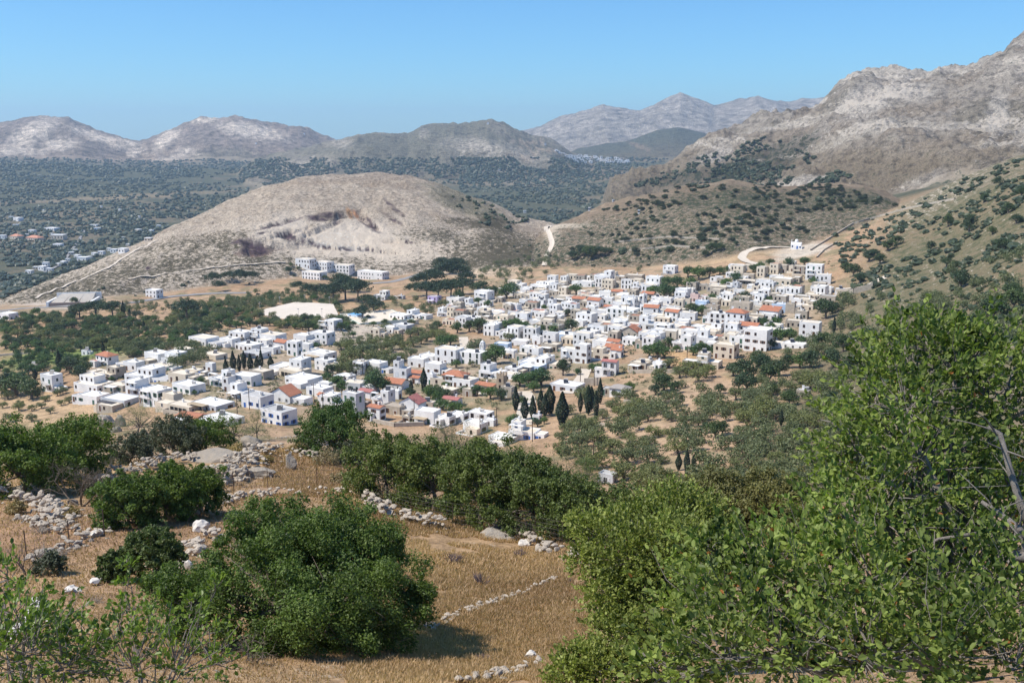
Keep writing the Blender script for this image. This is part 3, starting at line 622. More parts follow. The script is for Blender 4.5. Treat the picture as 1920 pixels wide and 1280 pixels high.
T = """99,733,32,28,w,w|202,684,33,17,w,t,h|180,687,13,9,w,r|208,712,47,22,s,c|178,732,62,22,w,c|177,756,47,14,w,w|228,762,60,14,g,w|273,716,62,24,w,w|252,694,32,14,w,w|297,680,40,17,w,w|331,678,34,16,w,w|346,664,30,10,c,c
307,694,40,8,w,c|268,740,50,24,w,w|297,760,44,28,w,w|325,760,30,20,c,c|344,716,44,15,c,c|355,737,50,15,w,w|162,665,14,7,w,g|226,733,38,11,s,c|64,694,14,9,s,c
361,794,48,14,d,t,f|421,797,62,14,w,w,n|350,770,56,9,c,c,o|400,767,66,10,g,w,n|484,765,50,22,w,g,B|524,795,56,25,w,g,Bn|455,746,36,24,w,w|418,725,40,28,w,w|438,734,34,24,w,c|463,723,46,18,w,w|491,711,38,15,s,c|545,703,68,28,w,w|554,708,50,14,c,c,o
535,754,50,15,w,t,y|570,724,58,15,w,w|600,743,42,15,w,w,B|383,647,46,13,w,c|432,650,32,14,w,w|452,640,36,16,w,w|493,641,48,20,w,w|511,644,44,15,w,c|468,657,44,11,w,w|508,663,30,11,w,w|531,656,26,14,w,t|553,667,24,24,w,w,n|575,662,22,16,w,w
605,645,40,19,w,w|570,645,32,15,w,w|482,671,44,10,w,g|402,673,40,9,c,c|604,675,46,13,w,w|611,695,34,19,w,w|396,697,16,14,w,w|366,703,28,9,c,c|358,716,44,11,c,c|621,619,36,18,w,w
664,782,34,42,g,w,Kn|630,768,50,24,w,w|608,755,20,14,w,t|665,732,42,14,g,c|689,746,28,13,w,r,f|720,762,36,28,w,w|744,748,16,14,w,w|688,778,13,22,d,g,n|707,788,28,24,w,t,f|774,777,42,22,w,r,y|805,765,24,11,s,c|742,778,40,16,s,s|765,792,18,9,s,c|783,792,20,9,s,c
802,794,42,22,w,w|838,797,28,15,w,w|862,792,30,15,w,w|892,812,40,18,w,w|677,701,25,21,w,c|705,698,38,17,w,w|755,719,28,38,w,w|781,712,26,13,w,t|761,706,16,11,w,t|780,719,20,11,w,t|742,730,42,13,w,t|785,688,34,15,w,w|817,701,34,18,w,w|806,678,34,11,w,w
843,682,46,26,w,c,Tn|888,682,44,20,w,w,Tn|855,724,44,20,c,t,h|873,727,42,15,w,c|838,741,40,11,c,c|848,761,32,13,w,r,f|880,743,22,13,s,c|809,721,16,18,w,w|611,730,24,12,w,w|650,713,30,9,w,w|628,701,20,16,c,c
953,745,24,18,s,c|914,733,38,11,c,t,f|925,709,46,22,w,w|942,707,28,9,k,c|963,701,28,11,w,w|1006,690,58,20,w,w|1000,695,42,10,b,w|1004,672,24,18,w,c|981,676,26,11,s,c|955,671,26,13,w,w|992,662,30,11,w,w|1035,659,34,13,s,c|1068,680,28,24,w,c|1093,681,26,32,w,w,n
1131,673,32,18,c,c|1064,733,56,12,g,w,n|984,824,52,28,w,c,B|945,832,50,9,w,w|1007,791,14,11,w,g|920,799,22,11,w,w|902,787,42,13,w,w|943,656,28,11,b,w|977,648,30,9,w,w
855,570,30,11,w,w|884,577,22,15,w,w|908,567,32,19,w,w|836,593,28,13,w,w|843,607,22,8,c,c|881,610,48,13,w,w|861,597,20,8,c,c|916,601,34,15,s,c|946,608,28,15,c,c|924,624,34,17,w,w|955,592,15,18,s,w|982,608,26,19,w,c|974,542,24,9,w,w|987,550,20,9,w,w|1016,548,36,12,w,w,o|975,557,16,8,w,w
999,562,38,8,s,c|984,575,18,12,w,c|1010,577,26,13,w,w|1010,587,20,7,w,w|1008,613,26,11,w,w|980,587,30,11,c,c
1067,526,26,6,w,w|1133,534,32,23,w,w|1162,527,22,8,w,w|1190,527,32,10,s,c|1197,546,20,14,w,w|1080,538,14,9,w,w|1100,538,26,9,w,w|1058,543,28,12,c,c|1116,556,32,13,s,c|1137,556,24,9,w,w|1158,557,20,10,c,t|1087,571,24,10,c,t|1059,567,32,11,s,c|1116,576,26,12,w,t|1140,571,20,11,w,w
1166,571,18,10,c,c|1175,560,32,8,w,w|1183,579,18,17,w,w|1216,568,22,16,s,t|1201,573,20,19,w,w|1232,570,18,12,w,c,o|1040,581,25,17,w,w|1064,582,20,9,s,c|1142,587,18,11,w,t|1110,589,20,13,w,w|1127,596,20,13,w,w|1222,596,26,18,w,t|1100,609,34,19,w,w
1042,607,26,13,w,w|1054,613,20,11,s,c|1161,622,28,19,w,w|1188,621,24,13,w,c|1217,619,34,23,w,w|1133,625,26,11,w,t|1107,639,32,17,w,w|1152,649,24,9,w,t|1229,649,30,23,w,w,a|1134,651,40,11,w,w|1035,625,22,8,w,w|1152,664,30,13,w,t|1008,646,18,14,w,w|1205,653,24,13,s,c
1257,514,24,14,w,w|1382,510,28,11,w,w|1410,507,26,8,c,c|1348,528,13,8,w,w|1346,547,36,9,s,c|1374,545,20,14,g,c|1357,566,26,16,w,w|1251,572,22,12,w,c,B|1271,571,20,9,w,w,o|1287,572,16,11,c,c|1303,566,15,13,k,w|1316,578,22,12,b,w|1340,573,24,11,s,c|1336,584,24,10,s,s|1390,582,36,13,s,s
1330,593,18,11,s,c|1262,603,26,17,w,t|1291,602,28,14,w,c|1347,606,30,17,w,w|1245,627,32,17,w,w|1283,656,36,25,w,w|1296,638,32,17,w,w|1325,646,34,23,w,w|1335,625,38,17,w,c|1361,672,40,24,c,c,n|1330,692,40,26,c,w|1405,629,34,17,w,t|1385,653,30,21,w,w
1210,688,26,12,s,c|1201,694,34,13,s,c|1240,691,28,11,w,w|1157,671,20,14,w,t
1484,498,16,7,w,w|1466,511,22,12,s,c|1486,510,12,10,c,c|1502,515,26,14,s,c|1527,524,28,24,w,w|1403,525,22,9,s,c|1438,535,32,9,w,w|1468,536,38,12,c,w|1404,534,36,7,s,c|1410,555,24,17,c,c|1426,561,38,17,w,w|1450,559,12,15,s,c|1463,548,16,11,s,c|1539,548,32,9,w,c|1526,561,28,8,c,c|1575,549,14,7,w,w
1494,572,18,10,w,w|1513,571,26,9,c,c|1509,581,32,8,c,c|1461,587,24,15,b,w|1482,587,16,15,s,c|1411,575,22,10,w,c|1444,597,34,14,w,t,l|1423,588,20,11,s,c|1503,599,22,14,s,c|1419,601,26,10,s,c|1450,624,30,14,w,c|1447,608,16,8,c,g|1491,653,40,7,w,w
574,504,34,14,w,c,n|608,507,32,12,w,c,n|645,513,36,12,w,c,n|590,524,44,13,w,c,an|700,524,60,14,w,w,n|716,562,26,15,w,w|752,561,14,6,g,g|752,604,36,13,w,w|782,597,32,13,w,w|733,625,24,11,w,w|757,623,34,13,g,w|706,633,22,15,c,c|290,558,26,13,w,w|17,599,28,11,w,w"""
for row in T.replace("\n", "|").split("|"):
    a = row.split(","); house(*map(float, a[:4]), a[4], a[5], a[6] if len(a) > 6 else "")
# landmarks with their own words
def special(words, *a, **k):
    o = house(*a, **k); ITEMS.pop(); o["label"] = words; return o
special("small purple cube house at the edge of the pine wood", 815, 569, 22, 12, "p", "w", "n")
special("light blue bungalow with overhanging white flat roof among garden trees", 1064, 639, 44, 11, "b", "w", "Bn", -28)
special("tall white house with terracotta hip roof in the hillside rows", 1381, 621, 36, 32, "w", "t", "h")
special("tallest white four-storey house with blue-tinted side at the lower edge", 1420, 658, 44, 37, "w", "w", "n")
special("isolated tall white house beside the brown cutting at village edge", 1518, 640, 34, 32, "w", "c", "n")
special("tall narrow white house with pinkish red roof and arched windows", 1144, 705, 27, 26, "w", "r", "af")
special("white square garden pavilion with arched windows and grey hip roof", 1163, 743, 34, 15, "w", "h", "ah")
special("stone gabled ruin with half a terracotta roof", 1183, 641, 38, 18, "s", "t", "y")
special("ornate white mansion with roof turrets above the village", 1227, 539, 28, 18, "w", "w", "")
special("long white terrace block with a row of dark windows", 1168, 597, 56, 16, "w", "w", "n")
special("small stone farm shed among the olive trees on the right", 1506, 745, 22, 11, "s", "g", "n")
special("low grey flat-roofed shed just beyond the oak thicket", 1140, 906, 30, 12, "g", "g", "nZ", rmin=150)
special("white shed half hidden behind oak leaves", 1600, 640, 14, 9, "w", "w", "n")
special("long low pale green school wing with cream roof", 706, 606, 92, 10, "e", "c", "n", -62, deep=34)
special("open shelter with bright blue sheet roof beside the school yard", 667, 598, 25, 8, "b", "b", "n")

fl_ = random.Random(8); fb = MB(); FM = [HW["w"], HW["c"], HW["s"], RF["w"], RF["c"], TILE["t"], GLASS, RF["g"]]; FILL = []
def rbox(x, y, a, x0, y0, z0, x1, y1, z1, m):
    n = len(fb.v); fb.box(x0, y0, z0, x1, y1, z1, m); ca, sa = math.cos(a), math.sin(a)
    for i in range(n, len(fb.v)): q = fb.v[i]; fb.v[i] = (x+q[0]*ca-q[1]*sa, y+q[0]*sa+q[1]*ca, q[2])
for pg, n in (([(820,575),(980,535),(1130,520),(1280,550),(1400,505),(1545,515),(1560,590),(1500,610),(1400,655),(1200,655),(1000,645),(830,615)], 250), ([(240,690),(420,650),(620,640),(640,720),(560,760),(340,765),(160,745)], 50), ([(640,720),(760,690),(900,690),(1040,690),(1060,735),(900,745),(700,780)], 40)):
    for tries in range(n*9):
        u, v = fl_.uniform(min(p[0] for p in pg), max(p[0] for p in pg)), fl_.uniform(min(p[1] for p in pg), max(p[1] for p in pg)); c = False; j = len(pg)-1
        for i in range(len(pg)):
            if (pg[i][1] > v) != (pg[j][1] > v) and u < (pg[j][0]-pg[i][0])*(v-pg[i][1])/(pg[j][1]-pg[i][1])+pg[i][0]: c = not c
            j = i
        if not c: continue
        p, r = at(u, v); W, D, H = fl_.uniform(2.4, 4.6), fl_.uniform(2.2, 3.4), fl_.choice((2.6, 2.9, 3.1, 3.2, 5.6, 6.0))
        if float(fbm(np.array([p[0]/35]), np.array([p[1]/35]), 3, 70)[0]) < .40: continue
        if any((p[0]-q[0])**2+(p[1]-q[1])**2 < (q[2]*.6+W*.62)**2 for q in HOUSES): continue
        if len(FILL) > n+(0 if n > 200 else 200): break
        FILL.append(p); HOUSES.append((p[0], p[1], max(W, D))); a = math.radians(-30+fl_.uniform(-9, 9)); wm = fl_.choice((0, 0, 0, 1, 2, 2) if n > 200 else (0, 0, 1)); z = p[2]; rm = fl_.choice((3, 4, 4, 4, 7))
        rbox(p[0], p[1], a, -W, -D, z-4, W, D, z+H, wm); rbox(p[0], p[1], a, -W+.25, -D+.25, z+H, W-.25, D-.25, z+H+.04, 5 if fl_.random() < .12 else rm)
        for (x0, y0, x1, y1) in ((-W, -D, W, -D+.2), (-W, D-.2, W, D), (-W, -D+.2, -W+.2, D-.2), (W-.2, -D+.2, W, D-.2)): rbox(p[0], p[1], a, x0, y0, z+H+.001, x1, y1, z+H+.35, wm)
        for f in range(2 if H > 5 else 1):
            for k in range(int(W*2/2.4)): x = -W+1.3+2.4*k+fl_.uniform(-.2, .2); hh = fl_.choice((1.2, 1.3, 2.0)); z0 = z+f*2.9+(.1 if hh > 1.5 else .9); rbox(p[0], p[1], a, x-.45, -D-.03, z0, x+.45, -D+.02, z0+hh, 6)
        rbox(p[0], p[1], a, W-.02, -.5, z+.9, W+.03, .5, z+2.1, 6)
        if fl_.random() < .4: rbox(p[0], p[1], a, W*.4, D*.2, z+H, W*.4+.6, D*.2+.6, z+H+1.1, wm)
tag(fb.build("village_outbuildings", FM), "small flat-roofed sheds and back rooms packed between the named houses", "outbuildings", kind="stuff")

# stone tower, bell tower, chapel
def tower(u, v, w, h, me_mat, words, bell=False):
    p, r = at(u, v); s = 1/ppm(p); W = w*s*.75; H = h*s; root = link("bell_tower" if bell else "stone_tower", None, None, p); root.rotation_euler = (0, 0, math.radians(-28))
    b = MB()
    if bell:
        b.box(-W/2, -W/2, -4, W/2, W/2, H*.55); 
        for z0, z1, k in ((.55, .80, .40), (.84, .93, .28)):
            for sx in (-1, 1):
                for sy in (-1, 1): a = W*k; t = W*.13; b.box(sx*a-t, sy*a-t, H*z0, sx*a+t, sy*a+t, H*z1)
            b.box(-W*(k+.14), -W*(k+.14), H*z1, W*(k+.14), W*(k+.14), H*(z1+.04), 0, True)
        b.build("wall", [me_mat], root); d = MB(); n = 8
        for i in range(3): pass
        d.tube([(0, 0, H*.97), (0, 0, H*1.02), (0, 0, H*1.07)], [W*.36, W*.28, W*.05], 10); d.build("dome", [me_mat], root)
        k = MB(); k.tube([(0, 0, H*.62), (0, 0, H*.66), (0, 0, H*.74)], [W*.16, W*.1, W*.03], 8); k.build("bell", [SHUT["n"]], root)
    else:
        b.v += []; b.box(-W/2, -W/2, -4, W/2, W/2, H-.5); [b.box(x, y, H-.5, x+W*.22, y+W*.16, H+.5) for x in (-W/2, -W*.11, W*.28) for y in (-W/2, W*.34)]
        b.build("wall", [me_mat], root)
        for z in (H*.3, H*.62): put(root, "window", WIN["ns"], 0, -W/2, z)
    tag(root, words, "tower"); return root
tower(941, 737, 20, 38, flat_mat("yellow_tower_stone", (.47,.37,.26), .95, .18, .7, .1, .15), "square yellowish stone tower with battlements between cypresses and terracotta roofs")
tower(905, 669, 11, 30, HW["w"], "slim white bell tower with open belfry beside the big leafy tree", True)
p, r = at(1493, 466); s = 1/ppm(p); root = link("chapel", None, None, p); root.rotation_euler = (0, 0, math.radians(-24)); tag(root, "small white domed chapel alone on the rocky knoll above the village", "chapel")
b = MB(); b.box(-3.6, -2.4, -3, 3.6, 2.4, 3.1); b.box(-1.2, -2.9, -3, 4.4, -2.4, 2.2); b.build("wall", [HW["w"]], root)
b = MB(); n = 8
for i in range(n): a0, a1 = math.pi*i/n, math.pi*(i+1)/n; b.poly([(-3.6, 2.4*math.cos(a0), 3.1+1.5*math.sin(a0)), (-3.6, 2.4*math.cos(a1), 3.1+1.5*math.sin(a1)), (3.6, 2.4*math.cos(a1), 3.1+1.5*math.sin(a1)), (3.6, 2.4*math.cos(a0), 3.1+1.5*math.sin(a0))][::-1])
for x in (-3.6, 3.6): b.poly([(x, 2.4*math.cos(math.pi*i/n), 3.1+1.5*math.sin(math.pi*i/n)) for i in range(n+1)][::(1 if x > 0 else -1)])
b.build("vault", [HW["w"]], root)
b = MB(); b.tube([(0, 0, 4.2), (0, 0, 5.4), (0, 0, 6.1), (0, 0, 6.6), (0, 0, 6.8)], [1.3, 1.3, 1.1, .6, .05], 14); b.build("dome", [HW["w"]], root, smooth=True)
b = MB(); b.box(-3.6, -.5, 4.5, -3.2, .5, 5.2); b.box(-3.6, -.5, 5.2, -3.2, -.3, 6); b.box(-3.6, .3, 5.2, -3.2, .5, 6); b.box(-3.6, -.5, 6, -3.2, .5, 6.3); b.build("bell_gable", [HW["w"]], root)
put(root, "door", DOOR["b"], 1, -2.9, 0); put(root, "window", WIN["bs"], 3, -2.9, .9); put(root, "window", WIN["bs"], -2.4, -2.4, 1.2)

# far houses on the plain and the far white village
FARW = [flat_mat("far_white_wall", (.80,.79,.77), .9, .04), flat_mat("far_cream_wall", (.66,.56,.45), .9, .04), flat_mat("far_tile_roof", (.55,.27,.18), .9, .05)]
def far_house(u, v, w, h, col=0, roof=0, name="house", grp="small houses scattered on the wooded plain", look=None, rmin=800.):
    q = at(u, v, rmin)
    if q is None: return
    p, r = q; s = 1/ppm(p); W = w*s*.8; D = min(W*.7, 14); H = max(3.0, h*s)
    root = link(name, None, None, p); root.rotation_euler = (0, 0, math.radians(hr.uniform(-35, 10)))
    b = MB(); b.box(-W/2, -D/2, -6, W/2, D/2, H); nw = max(2, int(W/5))
    for i in range(nw): x = -W/2+W*(i+.5)/nw; b.box(x-.7, -D/2-.06, H*.35, x+.7, -D/2+.02, H*.7, 1)
    b.build("wall", [FARW[col], GLASS], root)
    b = MB()
    if roof == 2: pitched(b, -W/2, -D/2, W/2, D/2, H+.02, D*.25, "hip"); b.build("roof", [FARW[2]], root)
    else: b.box(-W/2-.2, -D/2-.2, H, W/2+.2, D/2+.2, H+.4); b.build("roof", [FARW[roof]], root)
    tag(root, None, "house", grp); item(root, look or f"{'tiny' if w < 12 else ('small' if w < 20 else 'broad')} {'white' if col == 0 else 'cream'} far house{' with tiled roof' if roof == 2 else ''}", u, v)
FT = """35,414,20,6|22,410,10,4|98,432,30,5|61,437,15,6|6,448,14,7|32,448,26,6,1,2|66,451,36,6,1,2|111,449,30,9,1,0|97,441,9,3|178,424,18,3|183,433,14,6|110,464,20,7|298,427,9,5|260,434,14,4,1|284,434,10,3|191,477,14,6|215,474,16,7|232,474,20,8|178,478,14,4|157,492,24,10|146,484,14,6|134,478,12,5,1|142,472,10,4|87,502,14,10|81,507,18,8|56,513,16,6|68,505,12,5,1|94,511,14,8|279,452,16,3,1|120,496,14,6|128,490,10,5|83,396,6,3|261,408,6,3|110,499,10,5|168,486,12,5|30,425,12,4|50,443,9,4|150,452,7,3|231,448,6,2,1|984,399,7,4|330,318,6,3,1|936,321,5,3,1|1198,400,5,3|1105,395,5,3|1150,378,5,3|225,395,7,3|190,389,5,3|240,462,8,4,1|205,470,9,5"""
for row in FT.split("|"):
    a = list(map(float, row.split(","))); far_house(*a[:4], int(a[4]) if len(a) > 4 else 0, int(a[5]) if len(a) > 5 else 0)
fv = random.Random(5); vb = MB()
for k in range(110):
    t = fv.random(); u = 1042+138*t; top = 291+4*abs(t-.35)+(3 if t > .62 else 0); q = at(u, fv.uniform(top+2, 305+2*t), 4000.)
    if q is None: continue
    (x, y, z), r = q; s = 1/ppm((x, y, z)); W, D, H = fv.uniform(4, 8)*s*.5, fv.uniform(3, 5)*s*.5, fv.uniform(2.6, 4.4)*s; vb.box(x-W, y-D, z-15, x+W, y+D, z+H, 0 if fv.random() < .85 else 1); vb.box(x-W*.5, y-D-.4, z+H*.3, x+W*.4, y-D+.2, z+H*.65, 2)
tag(vb.build("far_village", [FARW[0], FARW[1], GLASS]), "far white village strung along the foot of the low hill", "village", kind="stuff")
for (u, v, w, h, nm) in [(915, 231, 5, 3, "tiny white chapel on the summit of the dark wooded hill"), (1022, 270, 5, 3, "tiny white building on the far spur road"), (570, 250, 4, 2, "tiny white building high on the pale mountain"), (480, 268, 4, 2, "tiny white speck of a building under the pale mountain")]:
    q = at(u, v+2, 3300.); 
    if q is None: continue
    far_house(u, v+2, w, h, 0, 0, "summit_chapel", None, nm, 3300.)
    if ITEMS[-1][1] == nm: o = ITEMS.pop()[0]; o["label"] = nm

# amphitheatre: curved stone seating in three blocks
p, r = at(128, 573, 500); s = 1/ppm(p); root = link("amphitheatre", None, None, p); tag(root, "pale stone amphitheatre with stepped seating beside the road", "amphitheatre"); root.rotation_euler = (0, 0, math.radians(8))
st1 = flat_mat("amphitheatre_stone", (.62,.56,.48), .9, .1); st2 = flat_mat("amphitheatre_dark_wall", (.3,.22,.18), .9, .1)
W = 74*s
for bi, (xa, xb) in enumerate(((-.5, -.19), (-.16, .16), (.19, .5))):
    b = MB()
    for k in range(9): ins = .012*k if bi == 0 else 0; b.box(W*xa*(1-.02*k*(bi != 1)), 4+k*2.6, -6, W*xb*(1-.02*k*(bi != 1)), 4+(k+1)*2.6-.003, 1.0+k*.42)
    b.build("seating_block", [st1], root)
b = MB(); b.box(-W*.46, 1.5, -5, W*.46, 2.6, 1.9); b.build("front_wall", [st2], root)
b = MB(); b.box(-W*.56, 2.62, -5, -W*.505, 24, 2.4); b.box(W*.505, 2.62, -5, W*.56, 24, 2.4); b.box(-W*.56, 27.6, -5, W*.56, 28.2, 5.2); b.build("side_wall", [HW["w"]], root)

# sports field on its retaining terrace
fp = [at(u, v, 300)[0] for u, v in ((478,590),(500,581),(555,572),(625,577),(634,590),(628,602),(560,601))]
fz = float(np.mean([q[2] for q in fp]))+.8; b = MB(); b.poly([(q[0], q[1], fz) for q in fp][::1]); n = len(fp)
for i in range(n): q0, q1 = fp[i], fp[(i+1) % n]; b.poly([(q0[0], q0[1], fz-.005), (q1[0], q1[1], fz-.005), (q1[0], q1[1], fz-12), (q0[0], q0[1], fz-12)], 1)
tag(b.build("sports_field", [flat_mat("pale_field_sand", (.66,.58,.48), .95, .06, .05), flat_mat("field_retaining_wall", (.40,.33,.26), .95, .15, .5)]), "bare pale sports field raised on a stone terrace", "sports field", kind="structure")

# roads laid on the ground
def ribbon(name, words, pts, width, m_, rmin=100., lift=.3, kind="structure", cat="road"):
    P = []
    for (u0, v0), (u1, v1) in zip(pts[:-1], pts[1:]):
        for t in np.linspace(0, 1, 14, endpoint=False):
            q = at(u0+(u1-u0)*t, v0+(v1-v0)*t, rmin)
            if q is not None: P.append(q[0][:2])
    P = np.array(P); k = np.ones(7)/7
    P = np.stack([np.convolve(np.pad(P[:, i], 3, mode='edge'), k, 'valid') for i in (0, 1)], 1)
    d = np.gradient(P, axis=0); d /= np.linalg.norm(d, axis=1)[:, None]+1e-9; nrm = np.stack([-d[:, 1], d[:, 0]], 1)
    rows = [P+nrm*width*t for t in (-.5, -.25, 0, .25, .5)]
    zc = hz(P[:, 0], P[:, 1])+lift
    V = []; 
    for rw in rows: V += [(x, y, max(float(hz(x, y))+lift*.6, zc[i])) for i, (x, y) in enumerate(rw)]
    n = len(P); Q = [(a*n+i, a*n+i+1, (a+1)*n+i+1, (a+1)*n+i) for a in range(4) for i in range(n-1)]
    tag(link(name, mesh_np(name, V, Q, [m_], smooth=True)), words, cat, kind=kind)
DUST = flat_mat("pale_dust_road", (.60,.52,.42), .95, .08); TAR = flat_mat("grey_asphalt_road", (.27,.26,.25), .9, .1)
ribbon("road", "pale dirt road curling up to the chapel knoll", [(1425,497),(1400,491),(1390,484),(1396,474),(1412,467),(1450,463),(1485,464)], 6, DUST)
ribbon("road", "pale road climbing away right of the village", [(1568,545),(1600,541),(1640,530),(1668,517)], 5, DUST)
ribbon("road", "grey road running below the quarry hill", [(-20,586),(40,579),(100,575),(200,573),(260,566),(320,556),(400,550),(480,549)], 7, TAR, 300)
ribbon("road", "grey road in front of the school blocks", [(640,531),(690,532),(735,529),(770,520),(800,510)], 7, TAR, 300)
ribbon("road", "pale track crossing the saddle between the hills", [(1020,500),(1026,480),(1036,460),(1030,440),(1022,427),(1040,422)], 4.5, DUST, 500, .8)
ribbon("road", "pale path climbing the quarry hill flank", [(60,560),(130,533),(200,505),(240,478),(300,448)], 2.2, DUST, 600, .6)
ribbon("road", "pale terrace road on the quarry hill", [(240,523),(330,512),(420,500),(500,494),(540,492)], 2.4, DUST, 600, .6)
ribbon("road", "pale farm road through the plain hamlet", [(60,520),(100,505),(120,490),(135,470),(150,448),(160,430)], 4, TAR, 900, 1.2)
ribbon("road", "pale lane between the fields and houses", [(868,668),(872,650),(868,630)], 5, DUST)
ribbon("road", "white lane beside the cypress grove", [(1060,740),(1090,712),(1100,690)], 5, DUST)
ribbon("road", "pale lane down past the cypress trunks", [(980,800),(985,775),(990,750),(980,732)], 6, DUST)

# ------------------------------------------------------------------ trees
BARK = flat_mat("grey_bark", (.17,.14,.11), .95, .2, 6, .1); BARKL = flat_mat("pale_bark", (.33,.29,.24), .9, .2, 12, .15)
LM = {"olive": leaf_mat("olive_leaf", (.075,.092,.030), (.235,.255,.105), .2, .2), "oak": leaf_mat("evergreen_leaf", (.030,.055,.020), (.095,.14,.05), .22, .25),
 "green": leaf_mat("garden_leaf", (.04,.08,.022), (.125,.205,.06), .25, .25), "cypress": leaf_mat("cypress_leaf", (.013,.028,.013), (.040,.062,.028), .12, .15), "pine": leaf_mat("pine_leaf", (.016,.040,.018), (.055,.09,.035), .15, .15),
 "violet": leaf_mat("bougainvillea", (.10,.03,.16), (.22,.08,.32), .25, .1), "scrub": leaf_mat("scrub_leaf", (.028,.042,.018), (.075,.095,.040), .15, .25)}
def leaves(C0, size, nrm=None, rs=RS, tri=False, aspect=.55, up=.3):
    """leaf faces centred on C0 (n,3): two folded quads share an edge; returns V, quads, rnd"""
    n = len(C0); a = rs.normal(size=(n, 3)); 
    if nrm is not None: a = a*.75+nrm
    a[:, 2] += up; a /= np.linalg.norm(a, axis=1)[:, None]
    t = np.cross(a, rs.normal(size=(n, 3))); t /= np.linalg.norm(t, axis=1)[:, None]; b_ = np.cross(a, t)
    s = (size*rs.uniform(.65, 1.3, n))[:, None]
    V = np.stack([C0-t*s*.5, C0+b_*s*aspect*.5+a*s*.10, C0+t*s*.5, C0-b_*s*aspect*.5+a*s*.10], 1).reshape(-1, 3)
    Q = np.arange(4*n).reshape(n, 4)
    return V, Q
def lobes_pts(lobes, n, rs, shell=.45):
    """points in the outer shell of a set of ellipsoid lobes; lobes (c, R3)"""
    Cc = np.array([l[0] for l in lobes], float); Rr = np.array([l[1] if np.ndim(l[1]) else (l[1],)*3 for l in lobes], float)
    wgt = (Rr.prod(1))**(2/3); idx = rs.choice(len(lobes), n, p=wgt/wgt.sum())
    d = rs.normal(size=(n, 3)); d /= np.linalg.norm(d, axis=1)[:, None]
    rad = 1-shell*rs.random(n)**1.5; P = Cc[idx]+d*Rr[idx]*rad[:, None]
    return P, d, idx
def crown(name, lobes, n, size, m_, rs, shell=.5, clump=0.35, aspect=.6):
    P, d, idx = lobes_pts(lobes, int(n*1.5), rs, shell)
    # drop leaves in noisy gaps
    g = fbm(P[:, 0]/clump+P[:, 2]*1.7/clump, P[:, 1]/clump-P[:, 2]*.9/clump, 2, 5); keep = np.argsort(-g)[:n] if len(P) > n else np.arange(len(P))
    P, d = P[keep], d[keep]
    V, Q = leaves(P, size, d, rs, aspect=aspect); rnd = np.clip(.5+.22*rs.normal(size=len(P))+(g[keep]-.55)*.8, 0, 1)
    return mesh_np(name, V, Q, [m_], attrs={"rnd": np.repeat(rnd, 4)})
def proto_crown(kind, seed):
    rs = np.random.RandomState(seed); lb = []
    if kind == "olive":
        for k in range(9): a = 2*math.pi*k/8+rs.uniform(-.3, .3); q = .62*(k < 8); lb.append(((math.cos(a)*q, math.sin(a)*q, .92+rs.uniform(-.3, .3)), rs.uniform(.38, .54)))
        return crown("crown", lb, 1500, .14, LM["olive"], rs, .55)
    if kind in ("oak", "green", "scrub"):
        for k in range(11): a = 2.4*k; q = .62*math.sqrt(k/11); lb.append(((math.cos(a)*q, math.sin(a)*q, .74+.42*(1-q*1.4)+rs.uniform(-.12, .12)), rs.uniform(.32, .48)))
        if kind == "scrub": lb = [((c[0], c[1], c[2]*.6), (R_, R_, R_*.75)) for c, R_ in lb]
        return crown("crown", lb, 1600, .13, LM[kind], rs, .5)
    if kind == "violet":
        return crown("crown", [((rs.uniform(-.3, .3), rs.uniform(-.2, .2), rs.uniform(.4, .8)), .55) for _ in range(5)], 800, .14, LM["violet"], rs)
    if kind == "cypress":        # unit height 1, radius ~ .14
        z = rs.random(2600)**.8; rad = .135*np.sin(np.clip((z*.97+.05), 0, 1)*math.pi)**.55*(1.02-.35*z)*(1+.18*np.sin(9*z+rs.uniform(0, 6)))
        a = rs.uniform(0, 2*math.pi, len(z)); rr_ = rad*(.7+.35*rs.random(len(z))); P = np.stack([rr_*np.cos(a), rr_*np.sin(a), .06+z*.94], 1)
        d = np.stack([np.cos(a), np.sin(a), np.full(len(a), .9)], 1); V, Q = leaves(P, .045, d, rs, aspect=.6)
        return mesh_np("crown", V, Q, [LM["cypress"]], attrs={"rnd": np.repeat(rs.random(len(z)), 4)})
    if kind == "pine":           # rounded umbrella, unit radius 1, height ~1.5
        for k in range(13): a = 2.4*k; q = .78*math.sqrt(k/13); lb.append(((math.cos(a)*q, math.sin(a)*q, 1.12-.35*q*q+rs.uniform(-.08, .08)), (.36, .36, .26)))
        return crown("crown", lb, 2200, .10, LM["pine"], rs, .55)
def proto_trunk(kind, seed):
    rs = np.random.RandomState(seed+100); b = MB()
    if kind == "cypress": b.tube([(0, 0, -.08), (0, 0, .3), (0, 0, .8)], [.018, .014, .004], 6)
    elif kind == "pine": 
        b.tube([(0, 0, -.4), (.02, 0, .4), (0, .03, .8)], [.07, .055, .035], 6)
        for k in range(5): a = 2*math.pi*k/5; b.tube([(0, .02, .6), (math.cos(a)*.3, math.sin(a)*.3, .9), (math.cos(a)*.6, math.sin(a)*.6, 1.0)], [.03, .02, .008], 5)
    else:
        h = .5 if kind == "olive" else .4
        b.tube([(0, 0, -.4), (.03, .02, h*.5), (0, 0, h)], [.12, .10, .08], 6)
        for k in range(5): a = 2*math.pi*k/5+rs.uniform(-.3, .3); b.tube([(0, 0, h*.85), (math.cos(a)*.28, math.sin(a)*.28, h+.22), (math.cos(a)*.55, math.sin(a)*.55, h+.5)], [.06, .04, .012], 5)
    return b.mesh("trunk", [BARK], True)
